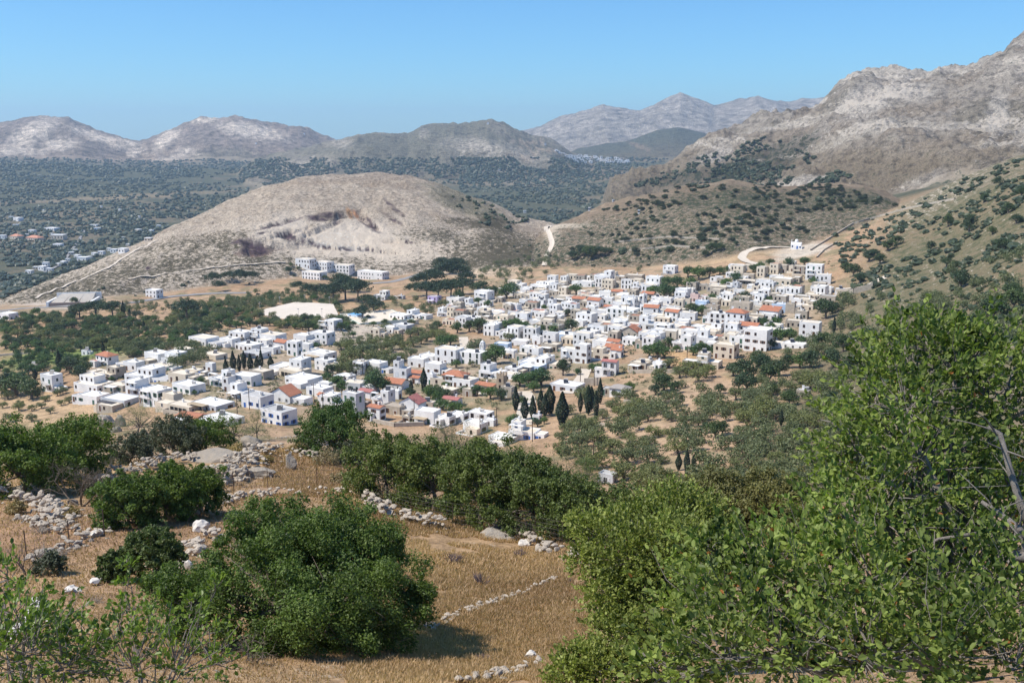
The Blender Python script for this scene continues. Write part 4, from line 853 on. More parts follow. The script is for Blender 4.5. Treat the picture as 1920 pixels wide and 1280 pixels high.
PC = {k: [proto_crown(k, 10*i+len(k)) for i in range(n)] for k, n in (("olive", 5), ("oak", 5), ("green", 4), ("scrub", 4), ("cypress", 4), ("pine", 3), ("violet", 1))}
PT = {k: [proto_trunk(k, i) for i in range(2)] for k in ("olive", "oak", "green", "cypress", "pine")}
TN = {"olive": "olive_tree", "oak": "evergreen_oak", "green": "garden_tree", "scrub": "scrub_bush", "cypress": "cypress_tree", "pine": "pine_tree", "violet": "bougainvillea"}
TC = {"olive": "olive tree", "oak": "oak tree", "green": "garden tree", "scrub": "bush", "cypress": "cypress", "pine": "pine tree", "violet": "bougainvillea"}
TL = {"olive": "grey-green olive tree", "oak": "dark round evergreen tree", "green": "bright green leafy tree", "scrub": "dark low bush", "cypress": "slim dark cypress", "pine": "dark spreading pine", "violet": "violet flowering bougainvillea"}
TG = {"olive": "olive trees of the groves", "oak": "evergreen trees round the village", "green": "garden trees among the houses", "scrub": "bushes on the scrub hillsides", "cypress": "cypresses of the village", "pine": "pines below the schools"}
tr = random.Random(3); TREES = []; COUNT = {}
def tree(kind, u, v, w=None, h=None, rad=None, rmin=100., parts=None, p=None):
    """w, h in photograph pixels, or rad in metres"""
    if p is None:
        q = at(u, v, rmin)
        if q is None: return
        p, r = q
    else: r = math.hypot(p[0], p[1])
    s = 1/ppm(p)
    if kind == "cypress": sz = h*s; sx = (w*s)/(.27*sz)*1.0
    else:
        R_ = (rad if rad else w*s/2)*1.18; sz = R_; sx = 1
    TREES.append((p[0], p[1], (R_ if kind != "cypress" else w*s/2)))
    cr = tr.choice(PC[kind]); sc_ = (sz*sx, sz*sx, sz if kind == "cypress" else sz*(tr.uniform(.8, 1.05) if h is None else h*s/sz/1.6)); rz_ = tr.uniform(0, 6.28)
    if parts is None: parts = kind in PT and r < 700
    if parts:
        o = link(TN[kind], None, None, p); c = link("crown", cr, o); t = link("trunk", tr.choice(PT[kind]), o)
    else: o = link(TN[kind], cr, None, p)
    o.scale = sc_; o.rotation_euler = (0, 0, rz_)
    tag(o, None, TC[kind], TG.get(kind)); big_ = "large " if (w or rad*3) and (rad or w*s/2) > 3.6 and kind in ("oak", "green", "olive") else ("small " if (rad or w*s/2) < 2.1 and kind not in ("cypress", "scrub") else "")
    item(o, big_+TL[kind], u, v-4); COUNT[kind] = COUNT.get(kind, 0)+1
    return o
for row in """112,699,11,44|438,700,12,44|458,693,10,36|470,699,12,38|490,692,9,38|482,695,10,28|508,694,12,28|795,736,14,47|771,738,8,28|967,772,14,50|984,787,16,44|999,789,14,50|1014,780,15,52|1031,778,21,58|1054,802,25,70|1103,778,17,58|1125,758,12,50|1117,792,11,62|1088,774,10,40|1272,882,13,34|1287,892,12,54|1464,799,9,30|1563,628,7,36|232,594,8,30|243,595,6,18|270,618,6,18|194,663,8,22|424,701,10,30|449,698,9,34|1109,770,13,48|1022,782,14,46|1300,880,9,30|66,712,10,20|1775,612,9,22""".split("|"):
    tree("cypress", *map(float, row.split(",")))
for row in """605,560,34|625,566,44|648,562,52|672,566,50|640,548,44|665,548,40|688,575,34|700,590,40|680,600,34|560,548,30|580,560,36|778,556,36|800,560,46|822,566,48|846,560,50|868,552,44|812,540,46|838,532,52|862,528,48|790,545,40|830,515,40|855,512,40|875,535,36|150,596,40|180,596,46|212,596,44|350,600,52|255,600,26|400,536,30|430,528,30|450,534,36|470,530,30|412,546,24""".split("|"):
    tree("pine", *map(float, row.split(",")))
GT = """928,682,38,40|916,684,20,22|995,728,34,34|1015,724,40,38|975,724,30,28|1056,704,22,36|1000,735,24|1232,672,30|1218,670,30|1245,672,28|1254,654,24,24|1315,668,26|1300,666,22|1330,668,22|1445,625,20|1432,616,22|1455,616,22|1480,640,26|1460,642,28|1440,655,26|1500,648,22|705,734,38,42|690,726,22|718,734,26|748,700,20,26|1083,704,14|1122,700,22|1110,698,16|620,706,22|613,716,18|632,728,24|642,734,20|590,660,22|1028,545,10|1080,552,22|1245,560,28|1225,556,22|1265,556,24|1270,540,26|1250,540,22|1295,545,24|1310,525,24|1330,520,22|1290,520,20|1365,512,16|1350,515,18|1380,530,22|1362,540,20|1395,568,22|1385,575,20|1335,566,18|1316,592,20|1300,592,24|1440,572,20|1412,510,16|1425,510,18|1445,500,16|1478,500,18|1487,552,16|1492,545,18|1528,536,20|1508,498,18|1092,636,22|1070,624,26|1040,630,24|1018,628,22|1004,632,20|1120,620,14|1160,635,14|955,622,28|968,618,22|985,622,20|935,625,12|898,624,26|880,622,22|858,625,20,24|820,618,18|845,648,24|830,655,26|903,553,28|925,560,26|950,560,30|960,552,26|915,577,14|895,572,16|1020,584,14|1060,582,16|1065,592,14|838,748,20|820,742,22|870,740,18|895,742,22|920,748,26|940,750,24|860,775,24|830,768,24|815,745,20|850,775,22|880,782,18|980,760,20|770,745,18|805,750,26|820,758,22|835,730,16|855,690,18|905,728,14|920,705,14|378,722,16|365,740,10|272,747,14|250,712,14|210,715,10|1190,650,10|1268,660,14|995,775,14|965,800,26|955,795,16|1008,800,16|1020,795,14|650,606,14|662,612,12|690,600,10|700,612,12|722,610,14|648,618,12|655,625,14|662,632,12|612,610,10|770,610,14|740,606,10|1180,735,18|1500,690,30""".replace("\n", "|")
for row in GT.split("|"):
    a = list(map(float, row.split(","))); a[2] *= 1.22; tree("green" if tr.random() < .7 else "oak", *a)
for row in """1170,640,8""".split("|"): pass
for u, v, w in [(1466, 567, 12), (1472, 569, 9), (1283, 582, 9), (352, 668, 10), (672, 700, 12), (722, 596, 6)]: tree("violet", u, v, w)
OK = """30,742,70,46|12,735,50|60,748,46|132,700,40|150,712,34|110,720,22|160,700,30|80,690,22|140,570,16|1548,597,38,42|1540,585,30|1560,588,30|1600,518,30|1612,530,24|1585,510,22|1630,490,30|1650,495,26|1665,470,30|1680,460,26|1640,480,20|1777,426,22,28|1817,435,26,38|1775,500,24|1790,505,22|1745,470,20|1335,475,26|1350,470,20|1380,460,12|1322,482,18|1108,484,34|1090,482,30|1125,480,26|1075,488,26|1140,476,18|860,566,26|546,500,10|541,512,18|560,506,10|1245,735,44|1230,740,28|1265,738,28|1340,820,36|1325,812,30|1355,815,30|1385,730,30|1400,735,44|1395,712,50|1440,720,44|1460,705,40|1430,700,44|1420,690,44|1375,705,34|1475,690,34|1450,740,26|1480,760,36|1350,738,24|1560,760,34|1600,700,50|1560,690,46|1640,680,40|1700,660,50|1750,640,44|1860,600,60|1830,620,44|1900,580,50|1800,540,40|1500,560,14|600,520,14|609,525,12|1580,660,40|1620,650,44|1900,560,40|1880,470,30|1905,420,26|1860,440,20|1915,370,24|1870,350,22|1845,380,20|1890,400,24|1670,640,44|1540,655,40|1520,690,44""".replace("\n", "|")
for row in OK.split("|"): tree("oak", *map(float, row.split(",")))
# hand-placed olives of the near groves
OL = """1150,770,30|1165,782,34|1180,790,36|1165,800,30|1200,775,34|1215,790,30|1130,785,22|1190,765,26|1255,690,24|1275,708,30|1290,700,32|1310,715,34|1325,708,30|1238,708,22|1300,695,26|1345,770,32|1310,790,30|1320,765,34|1340,755,30|1285,800,28|1310,800,30|1260,790,22|1285,830,44|1270,850,40|1300,845,34|1255,820,24|1225,820,30|1215,835,28|1180,830,26|1195,850,40|1215,870,44|1175,870,40|1150,850,36|1120,830,34|1100,815,40|1130,850,30|1085,830,30|1240,870,26|1320,870,24|1330,890,28|1350,905,30|1380,880,30|1395,860,34|1385,840,40|1390,820,30|1420,830,34|1430,810,40|1400,800,34|1440,850,30|1455,870,34|1470,840,30|1425,880,28|1360,900,24|1470,880,30|1480,900,34|1500,870,30|1410,760,36|1380,775,34|1395,790,34|1430,785,44|1455,790,30|1470,780,36|1500,800,40|1380,750,30|1430,760,30|1500,720,34|1520,730,40|1485,735,28|1540,720,30|1550,740,34|1580,740,34|1600,760,34|1480,820,30|1510,840,34|1530,800,34|1250,905,40|1230,925,46|1270,930,40|1200,915,40|1300,920,40|1330,930,40|1170,900,46|1220,895,40|1155,745,16|1190,748,14|1085,795,24|1075,805,26|1105,800,26|1065,815,30|1055,830,28|1090,860,36|1120,880,40|1100,880,30|1050,850,26|1000,812,14|1430,900,40|1400,910,40|1460,915,40|1380,920,36|1500,915,40|1540,880,40|1560,840,44
660,680,36|675,672,34|690,668,34|700,684,30|650,696,32|640,704,28|665,700,30|685,700,24|730,690,34,30|745,680,24|722,676,26|755,676,20|770,668,22|720,660,26|735,655,26|745,645,20|760,655,24|775,650,22|790,645,22|700,652,24|680,655,22|655,660,26|640,655,24|800,640,22|815,632,20|785,628,24|810,622,20|770,632,20|830,640,24|850,640,18|955,640,20|1012,645,10|700,710,26|885,688,14|892,660,30|880,670,26|15,748,20|35,770,20|38,760,12|60,770,14|85,752,16|78,765,16|60,790,18|20,790,22|5,765,16|115,760,14|130,755,14|108,742,14|70,745,12|95,775,14|118,738,16|108,730,18""".replace("\n", "|")
for row in OL.split("|"): tree("olive", *map(float, row.split(",")))

def inpoly(u, v, pg):
    c = False; j = len(pg)-1
    for i in range(len(pg)):
        if (pg[i][1] > v) != (pg[j][1] > v) and u < (pg[j][0]-pg[i][0])*(v-pg[i][1])/(pg[j][1]-pg[i][1])+pg[i][0]: c = not c
        j = i
    return c
HA = np.array([(h[0], h[1], h[2]) for h in HOUSES])
fx, fy = np.array([q[0] for q in fp]), np.array([q[1] for q in fp])
def free(x, y, rad, tk=.55):
    if (np.hypot(HA[:, 0]-x, HA[:, 1]-y) < HA[:, 2]*.95+rad*.7).any(): return False
    if inpoly(x, y, list(zip(fx, fy))): return False
    T_ = np.array(TREES); return not (np.hypot(T_[:, 0]-x, T_[:, 1]-y) < (T_[:, 2]+rad)*tk).any()
groves = [ # polygon, tries, kinds, radius range, threshold of a density noise
 ([(0,602),(60,585),(140,596),(300,600),(400,575),(480,590),(640,606),(655,618),(600,628),(560,618),(470,612),(380,630),(300,665),(240,672),(200,655),(150,662),(60,655),(0,640)], 1500, "olive olive olive oak", (1.9, 3.3), .26),
 ([(0,640),(90,655),(160,680),(150,715),(60,700),(0,735)], 150, "olive green oak", (1.5, 3.0), .30),
 ([(300,600),(480,548),(640,548),(640,600),(480,598),(300,600)], 520, "olive oak olive", (1.7, 3.0), .30), ([(130,575),(300,566),(480,556),(480,590),(130,600)], 220, "olive oak", (1.5, 2.6), .36),
 ([(270,655),(380,640),(420,655),(350,700),(300,690)], 90, "olive green", (2.0, 3.2), .3),
 ([(640,590),(700,560),(800,560),(850,580),(820,640),(760,650),(700,680),(640,690)], 180, "olive green oak", (1.7, 3.0), .36),
 ([(870,545),(900,500),(980,480),(1040,480),(1060,520),(980,535),(930,560)], 130, "oak olive green", (1.8, 3.2), .34),
 ([(1060,500),(1200,480),(1260,500),(1150,518)], 40, "oak scrub olive", (1.4, 2.6), .40),
 ([(1090,730),(1200,700),(1340,720),(1370,690),(1560,650),(1640,700),(1640,900),(1300,930),(1150,900),(1080,850)], 420, "olive olive olive green", (1.8, 3.0), .42),
 ([(1380,670),(1540,640),(1580,560),(1700,540),(1920,470),(1920,640),(1640,720),(1500,730)], 520, "olive oak olive olive", (1.8, 3.2), .36),
 ([(1040,770),(1110,790),(1140,900),(1060,860)], 60, "green olive", (1.8, 2.8), .3)]
gr_ = random.Random(21); MORE = []
for pg, n, kinds, (r0, r1), th in groves:
    us = [q[0] for q in pg]; vs = [q[1] for q in pg]; kinds = kinds.split()
    for _ in range(n):
        u, v = gr_.uniform(min(us), max(us)), gr_.uniform(min(vs), max(vs))
        if not inpoly(u, v, pg): continue
        q = at(u, v)
        if q is None or q[1] > 1000: continue
        p, r = q; k = gr_.choice(kinds); rad = gr_.uniform(r0, r1)
        if float(fbm(np.array([p[0]/28]), np.array([p[1]/28]), 3, 77)[0]) < th or not free(p[0], p[1], rad): continue
        if COUNT.get(k, 0) > 290: k = "oak" if COUNT.get("oak", 0) < 290 else "green"
        if COUNT.get(k, 0) > 290: MORE.append((*p, rad)); TREES.append((p[0], p[1], rad)); continue
        tree(k, u, v, rad=rad*(.8 if k == "scrub" else 1), p=p)
# garden greenery between the houses
vp = [([(170,690),(400,640),(600,640),(900,680),(960,760),(820,790),(600,760),(300,760)], 330), ([(820,560),(1000,540),(1130,520),(1520,500),(1560,600),(1400,660),(1180,690),(960,690),(830,610)], 600)]
for pg, n in vp:
    us = [q[0] for q in pg]; vs = [q[1] for q in pg]
    for _ in range(n):
        u, v = gr_.uniform(min(us), max(us)), gr_.uniform(min(vs), max(vs))
        if not inpoly(u, v, pg) or COUNT.get("green", 0) > 292: continue
        q = at(u, v); p, r = q; rad = gr_.uniform(.9, 2.1)
        if free(p[0], p[1], rad*.5): tree("green", u, v, rad=rad, p=p)
# scrub bushes on the hillsides, dense in drifts
sp_ = [([(1060,470),(1120,396),(1280,350),(1560,346),(1700,380),(1600,420),(1500,440),(1330,470),(1200,480)], 1300, (1.3, 3.8), .37, 500.), ([(1560,440),(1700,385),(1920,290),(1920,470),(1700,540),(1590,540)], 1400, (.8, 2.6), .38, 300.), ([(1560,560),(1920,450),(1920,600),(1650,690)], 400, (.7, 1.8), .36, 250.), ([(1180,352),(1300,300),(1440,255),(1600,330),(1560,346)], 1600, (2.0, 4.0), .42, 1200.),
 ([(780,345),(880,370),(1000,415),(980,440),(900,420),(820,380)], 220, (1.6, 3.2), .36, 700.), ([(30,560),(300,520),(560,500),(560,550),(300,560)], 110, (1.0, 2.0), .5, 500.), ([(640,480),(900,470),(1000,440),(1030,480),(880,510)], 120, (.9, 1.7), .48, 700.)]
sp_.append(([(1560,760),(1920,600),(2300,620),(2300,960),(1600,940)], 900, (.8, 2.2), .38, 110.))
EXTRA = []
for pg, n, (r0, r1), th, rm in sp_:
    us = [q[0] for q in pg]; vs = [q[1] for q in pg]
    for _ in range(n):
        u, v = gr_.uniform(min(us), max(us)), gr_.uniform(min(vs), max(vs))
        if not inpoly(u, v, pg): continue
        q = at(u, v, rm)
        if q is None or q[1] > 2400: continue
        p, r = q; rad = gr_.uniform(r0, r1)
        d_ = float(fbm(np.array([p[0]/42]), np.array([p[1]/42]), 4, 78)[0])
        if pg[0] == (1060,470) and v > 395 and gr_.random() < .62: continue
        if d_ < th+.05+.05*gr_.random() or not free(p[0], p[1], rad, .4): continue
        if COUNT.get("scrub", 0) < 290: tree("scrub", u, v, rad=rad, p=p)
        else: EXTRA.append((*p, rad))
# one mesh of foliage clumps: far woods and scrub nobody could count
def clumps(name, pts, m_, words, sub=1, flat=.62):
    me0 = bpy.data.meshes.new("t"); import bmesh
    bm = bmesh.new(); bmesh.ops.create_icosphere(bm, subdivisions=sub, radius=1); bm.to_mesh(me0); bm.free()
    v0 = np.array([v.co[:] for v in me0.vertices]); f0 = np.array([p.vertices[:] for p in me0.polygons]); bpy.data.meshes.remove(me0)
    pts = np.array(pts); n = len(pts); k = len(v0); jit = 1+.28*RS.normal(size=(n, k)).clip(-1, 1)
    a = RS.uniform(0, 6.28, n); sx = RS.uniform(.8, 1.25, n)[:, None]
    vx = v0[None, :, 0]*np.cos(a)[:, None]*sx-v0[None, :, 1]*np.sin(a)[:, None]; vy = v0[None, :, 0]*np.sin(a)[:, None]*sx+v0[None, :, 1]*np.cos(a)[:, None]
    rad = pts[:, 3][:, None]*jit
    V = np.stack([pts[:, 0][:, None]+vx*rad, pts[:, 1][:, None]+vy*rad, pts[:, 2][:, None]+(v0[None, :, 2]*flat+.35)*rad], -1).reshape(-1, 3)
    T3 = (f0[None]+np.arange(n)[:, None, None]*k).reshape(-1, 3)
    me = mesh_np(name, V, None, [m_], tri=T3, attrs={"rnd": np.repeat(RS.random(n), k)*.7+.3*RS.random(n*k)})
    return tag(link(name, me), words, name.replace("_", " "), kind="stuff")
pts = []
fr_ = np.random.RandomState(9)
for (u0, u1, v0, v1, n, rmin) in [(0, 520, 300, 570, 8500, 900.), (0, 1200, 296, 345, 4200, 1500.), (860, 1340, 296, 425, 5200, 1150.), (420, 900, 300, 345, 900, 1500.)]:
    for u, v in zip(fr_.uniform(u0, u1, n), fr_.uniform(v0, v1, n)):
        q = at(u, v, 150.)
        if q is None or q[1] < rmin or q[1] > 5200: continue
        p, r = q
        if LID[min(NA-1, int(np.searchsorted(AZ, math.atan2(p[0], p[1])))), min(NR-1, int(np.searchsorted(R, r)))] not in (0, 5, 6): continue
        d_ = float(fbm(np.array([p[0]/110]), np.array([p[1]/110]), 4, 79)[0])
        if d_ < .37: continue
        pts.append((*p, fr_.uniform(2.2, 4.6)*(1+max(0, r-1500)/5000)))
clumps("far_woods", pts, leaf_mat("far_woods_leaf", (.022,.036,.020), (.070,.088,.048), .0, 0), "dark far woods spread over the plain")
if EXTRA: clumps("hillside_scrub", EXTRA, leaf_mat("hillside_scrub_leaf", (.024,.036,.016), (.060,.078,.032), .0, 0), "low scrub carpeting the brown ridge", 2)

if MORE:
    rs = np.random.RandomState(4); A = np.array(MORE); n = 420; m_ = len(A); Cc = np.repeat(A, n, 0); d = rs.normal(size=(m_*n, 3)); d /= np.linalg.norm(d, axis=1)[:, None]; lob_ = rs.normal(size=(m_, 7, 3))*.42; li = rs.randint(0, 7, m_*n)
    off = lob_[np.repeat(np.arange(m_), n), li]; Rr = Cc[:, 3:4]*1.15; P_ = Cc[:, :3]+np.array((0, 0, .85))*Rr+off*Rr*np.array((.8, .8, .45))+d*Rr*.5*(1-.4*rs.random((m_*n, 1)))
    V, Q = leaves(P_, Rr[:, 0]*.20, d, rs); tag(link("grove_trees", mesh_np("grove_trees", V, Q, [LM["olive"]], attrs={"rnd": np.repeat(np.clip(.5+.25*rs.normal(size=len(P_)), 0, 1), 4)})), "grey-green mass of further grove trees beyond counting", "trees", kind="stuff")

# green and dry undergrowth between the houses and under the groves
und = []; ur = np.random.RandomState(33)
for pg, n, r1 in (([(120,690),(400,630),(620,615),(830,560),(1000,520),(1560,490),(1600,600),(1380,690),(960,760),(820,800),(520,790),(300,780)], 5200, 1.5), ([(1080,740),(1560,640),(1920,520),(1920,700),(1640,900),(1150,930),(1060,850)], 3600, 1.3), ([(0,590),(640,560),(640,620),(380,640),(160,690),(0,740)], 1800, 1.5), ([(850,540),(1000,440),(1300,480),(1100,520)], 700, 1.3)):
    us = [q[0] for q in pg]; vs = [q[1] for q in pg]
    for u, v in zip(ur.uniform(min(us), max(us), n), ur.uniform(min(vs), max(vs), n)):
        if not inpoly(u, v, pg): continue
        q = at(u, v)
        if q is None or q[1] > 1000: continue
        p, r = q
        if (np.hypot(HA[:, 0]-p[0], HA[:, 1]-p[1]) < HA[:, 2]*.7).any() or inpoly(p[0], p[1], list(zip(fx, fy))): continue
        if float(fbm(np.array([p[0]/22]), np.array([p[1]/22]), 3, 80)[0]) < .46: continue
        und.append((*p, ur.uniform(.35, r1)))
A = np.array(und); n = 26; m_ = len(A); Cc = np.repeat(A, n, 0); d = ur.normal(size=(m_*n, 3)); d /= np.linalg.norm(d, axis=1)[:, None]; d[:, 2] = abs(d[:, 2])*.8
V, Q = leaves(Cc[:, :3]+d*Cc[:, 3:4]*(1-.4*ur.random((m_*n, 1))), Cc[:, 3]*.55, d, ur)
tag(link("undergrowth", mesh_np("undergrowth", V, Q, [leaf_mat("undergrowth_leaf", (.05,.07,.028), (.17,.19,.085), .15, 0)], attrs={"rnd": np.repeat(np.clip(np.repeat(ur.random(m_), n)*.8+.1+.15*ur.normal(size=m_*n), 0, 1), 4)})), "low green undergrowth between the houses and groves", "undergrowth", kind="stuff")

# ------------------------------------------------------------------ the near hillside
def pt(u, v, r):
    s, a = slope_az(u, v); return np.array((r*math.sin(a), r*math.cos(a), float(s)*r))
NL = {"deep": leaf_mat("kermes_oak_leaf", (.030,.058,.011), (.20,.275,.055), .34, .08), "mass": leaf_mat("holm_oak_leaf", (.034,.056,.014), (.175,.22,.055), .28, .14),
 "pale": leaf_mat("young_oak_leaf", (.075,.10,.018), (.34,.38,.10), .32, .05), "close": leaf_mat("glossy_oak_leaf", (.026,.052,.010), (.33,.40,.10), .38, .03, .55, (.42,.16,.05)),
 "shoot": leaf_mat("young_shoot_leaf", (.045,.085,.015), (.24,.33,.06), .36, .03, .42), "brown": leaf_mat("bronzed_oak_leaf", (.075,.074,.018), (.21,.20,.065), .2, .1),
 "grey": leaf_mat("grey_shrub_leaf", (.055,.065,.035), (.14,.155,.085), .2, .1), "straw": leaf_mat("dry_shrub_leaf", (.25,.17,.07), (.50,.40,.19), .2, .15), "ash": leaf_mat("ashen_twig", (.14,.11,.10), (.30,.25,.22), .1, .1),
 "bright": leaf_mat("bright_oak_leaf", (.035,.070,.014), (.13,.20,.045), .28, .08)}
def leafV(P, size, T, rs, aspect=.66):
    """six-point folded leaves: P base, T pointing direction"""
    n = len(P); T = T/np.linalg.norm(T, axis=1)[:, None]; s = (size*rs.uniform(.7, 1.25, n))[:, None]
    up = rs.normal(size=(n, 3))*.6; up[:, 2] += .9; B = np.cross(T, up); B /= np.linalg.norm(B, axis=1)[:, None]+1e-9; Nn = np.cross(B, T)
    w_ = aspect*.5
    V = np.stack([P, P+T*s*.3+B*s*w_*.85+Nn*s*.10, P+T*s*.72+B*s*w_*.8+Nn*s*.10, P+T*s, P+T*s*.72-B*s*w_*.8+Nn*s*.10, P+T*s*.3-B*s*w_*.85+Nn*s*.10], 1).reshape(-1, 3)
    b_ = np.arange(n)*6; Q = np.concatenate([np.stack([b_, b_+1, b_+2, b_+3], 1), np.stack([b_, b_+3, b_+4, b_+5], 1)])
    return V, Q
def skeleton(mbb, base, lobes, r0, rs, twigs=3, k=6):
    """tapering limbs from the base to every lobe, with bends"""
    base = np.array(base, float); cen = np.mean([l[0] for l in lobes], 0); fork = base*.45+cen*.55; fork[:2] = base[:2]*.6+cen[:2]*.4
    mbb.tube([base-np.array((0, 0, .5)), base*.6+fork*.4+rs.normal(size=3)*r0, fork], [r0*1.25, r0, r0*.75], 8)
    for c, R_ in lobes:
        c = np.array(c, float); R_ = float(np.mean(R_)); m1 = fork*.6+c*.4+rs.normal(size=3)*R_*.25; m2 = fork*.2+c*.8+rs.normal(size=3)*R_*.2
        mbb.tube([fork*.95+base*.05, m1, m2, c], [r0*.5, r0*.34, r0*.2, r0*.1], k)
        for _ in range(twigs):
            d = rs.normal(size=3); d[2] = abs(d[2])*.7; d /= np.linalg.norm(d); e = c+d*R_*.85
            mbb.tube([m2*.5+c*.5, (c+e)/2+rs.normal(size=3)*R_*.1, e], [r0*.12, r0*.07, r0*.02], 5)
def sprayed(lobes, ntw, nlf, lsize, lm, rs, up=.55, spike=.25):
    """twigs fanning out of every lobe with leaves along their outer half"""
    Ps, Ts, Tw = [], [], []
    for c, R_ in lobes:
        c = np.array(c, float); n = int(ntw*(R_/.35)**2*1.0)+6
        d = rs.normal(size=(n, 3)); d /= np.linalg.norm(d, axis=1)[:, None]; d2 = d+np.array((0, 0, up)); d2 /= np.linalg.norm(d2, axis=1)[:, None]
        Ln = R_*rs.uniform(.75, 1.05+spike, n); A = c+d*R_*.35*rs.random((n, 1)); E_ = c+d*R_*.5+d2*(Ln-R_*.35)[:, None]
        Tw.append((A, E_))
        for k in range(nlf):
            t = .28+.78*((k+rs.random(n))/nlf)**.62; Pp = A+(E_-A)*t[:, None]
            dr = (E_-A)/np.linalg.norm(E_-A, axis=1)[:, None]+rs.normal(size=(n, 3))*.75; dr[:, 2] += .25
            Ps.append(Pp+rs.normal(size=(n, 3))*lsize*.25); Ts.append(dr)
    P_, T_ = np.concatenate(Ps), np.concatenate(Ts); V, Q = leafV(P_, lsize, T_, rs)
    base_r = fbm(P_[:, 0]*4+P_[:, 2]*3, P_[:, 1]*4-P_[:, 2]*2, 2, 8)
    tip = np.concatenate([np.full(1, 0.)]) ; rnd = np.clip((base_r-.5)*1.1+.5+.2*rs.normal(size=len(P_)), 0, .97); rare = rs.random(len(P_)) < .006; rnd = np.where(rare, 1.0, rnd)
    me = mesh_np("crown", V, Q, [lm], attrs={"rnd": np.repeat(rnd, 6)}, smooth=False)
    return me, Tw
def twig_mesh(mbb, Tw, rad, rs, frac=.5):
    for A, E_ in Tw:
        for i in range(len(A)):
            if rs.random() < frac: m_ = (A[i]+E_[i])/2+rs.normal(size=3)*.02; mbb.tube([A[i], m_, E_[i]], [rad, rad*.7, rad*.3], 4, 0, False)
PALEB = flat_mat("pale_grey_bark", (.27,.24,.21), .85, .22, 25, .2, bmp=.01)

def near_shrub(words, name, cat, lobes, base, r0, ntw, nlf, lsize, lm, seed, bark=None, twr=.004, up=.55, spike=.25, frac=.5, group=None, limbs=()):
    rs = np.random.RandomState(seed); L_ = [(pt(u, v, r), R_) for u, v, r, R_ in lobes]; b0 = np.array(base, float); b0[2] = float(hz(b0[0], b0[1]))
    root = link(name, None, None, b0); me, Tw = sprayed([(c-b0, R_) for c, R_ in L_], ntw, nlf, lsize, NL[lm], rs, up, spike)
    link("crown", me, root); mbb = MB(); skeleton(mbb, (0, 0, 0), [(c-b0, R_) for c, R_ in L_], r0, rs); twig_mesh(mbb, Tw, twr, rs, frac)
    for rad, ps in limbs:
        q_ = [pt(a[0], a[1], a[2]+.75)-b0 for a in ps]; mbb.tube(q_, [rad*.8*(.45+.55*i/(len(q_)-1)) for i in range(len(q_))], 8)
        for i in range(len(q_)-1):
            for _ in range(2): d = rs.normal(size=3)*.10; d[2] = abs(d[2]); m_ = q_[i]*.5+q_[i+1]*.5; mbb.tube([m_, m_+d*.6+rs.normal(size=3)*.02, m_+d*1.5], [rad*.2, rad*.13, rad*.05], 5)
    mbb.build("trunk", [bark or PALEB], root, smooth=True)
    tag(root, words, cat, group); return root
LIMBS = [(.030, [(1852,800,5.0),(1875,813,5.0),(1892,875,4.95),(1914,948,4.9),(1935,1000,4.9)]), (.022, [(1735,855,5.1),(1757,903,5.05),(1768,931,5.0),(1800,985,5.0)]), (.020, [(1655,898,5.1),(1706,926,5.05),(1768,938,5.0)]), (.022, [(1758,640,6.3),(1790,706,6.2),(1802,757,6.1),(1850,820,6.0)]),
 (.030, [(1840,940,4.8),(1892,976,4.75),(1930,1010,4.7)]), (.045, [(1872,1046,4.5),(1900,1042,4.5),(1940,1044,4.5)]), (.020, [(1835,1122,4.5),(1890,1122,4.45),(1930,1130,4.4)]), (.022, [(1488,1200,4.3),(1515,1246,4.2),(1555,1290,4.1)]), (.014, [(1700,1040,4.6),(1760,1010,4.6),(1830,1000,4.7)]), (.014, [(1690,650,6.2),(1700,720,6.2),(1740,800,6.1)]), (.016, [(1600,900,5.6),(1640,940,5.5),(1700,1010,5.4)])]
RO = """1700,672,6.6,.26|1742,650,6.6,.20|1800,705,6.5,.34|1640,735,6.4,.24|1590,790,6.3,.20|1700,765,6.1,.34|1855,730,6.6,.28|1905,765,6.5,.34|1622,842,6.1,.28|1585,905,6.1,.22|1720,865,5.9,.38|1800,850,6.2,.30|1905,900,6.4,.34|1580,965,5.8,.26|1655,965,5.7,.36|1770,1000,5.9,.30|1895,1010,6.1,.32|1525,1025,5.6,.26|1440,1065,5.4,.26|1370,1070,5.4,.24|1315,1045,5.5,.17|1300,1130,5.2,.25|1400,1145,5.0,.32|1520,1120,5.2,.36|1650,1095,5.2,.38|1780,1115,5.2,.38|1900,1130,5.2,.38|1275,1225,4.8,.22|1360,1235,4.6,.30|1480,1235,4.6,.34|1620,1235,4.6,.36|1760,1245,4.6,.36|1900,1255,4.6,.36|1690,612,6.7,.09|1795,632,6.6,.10|1830,640,6.7,.09|1910,668,7.0,.16|1730,700,6.9,.3|1240,1270,4.7,.2|1820,1010,7.0,.5|1650,1100,6.2,.5|1480,1180,5.9,.4""".replace("\n", "")
lob = [tuple(map(float, q.split(","))) for q in RO.split("|")]
near_shrub("large glossy-leaved oak with pale grey limbs filling the right foreground", "evergreen_oak", "oak tree", lob, pt(1840, 1500, 5.6), .085, 66, 16, .037, "close", 1, twr=.0035, frac=.35, spike=.4, limbs=LIMBS)
LO = "20,1085,6.3,.15|25,1150,6.0,.22|60,1225,5.6,.30|12,1225,5.7,.30|120,1255,5.5,.24|95,1160,6.0,.10"
near_shrub("leafy young oak bush at the lower left edge", "oak_bush", "bush", [tuple(map(float, q.split(","))) for q in LO.split("|")], pt(40, 1420, 5.7), .03, 62, 11, .034, "shoot", 2, frac=.6)
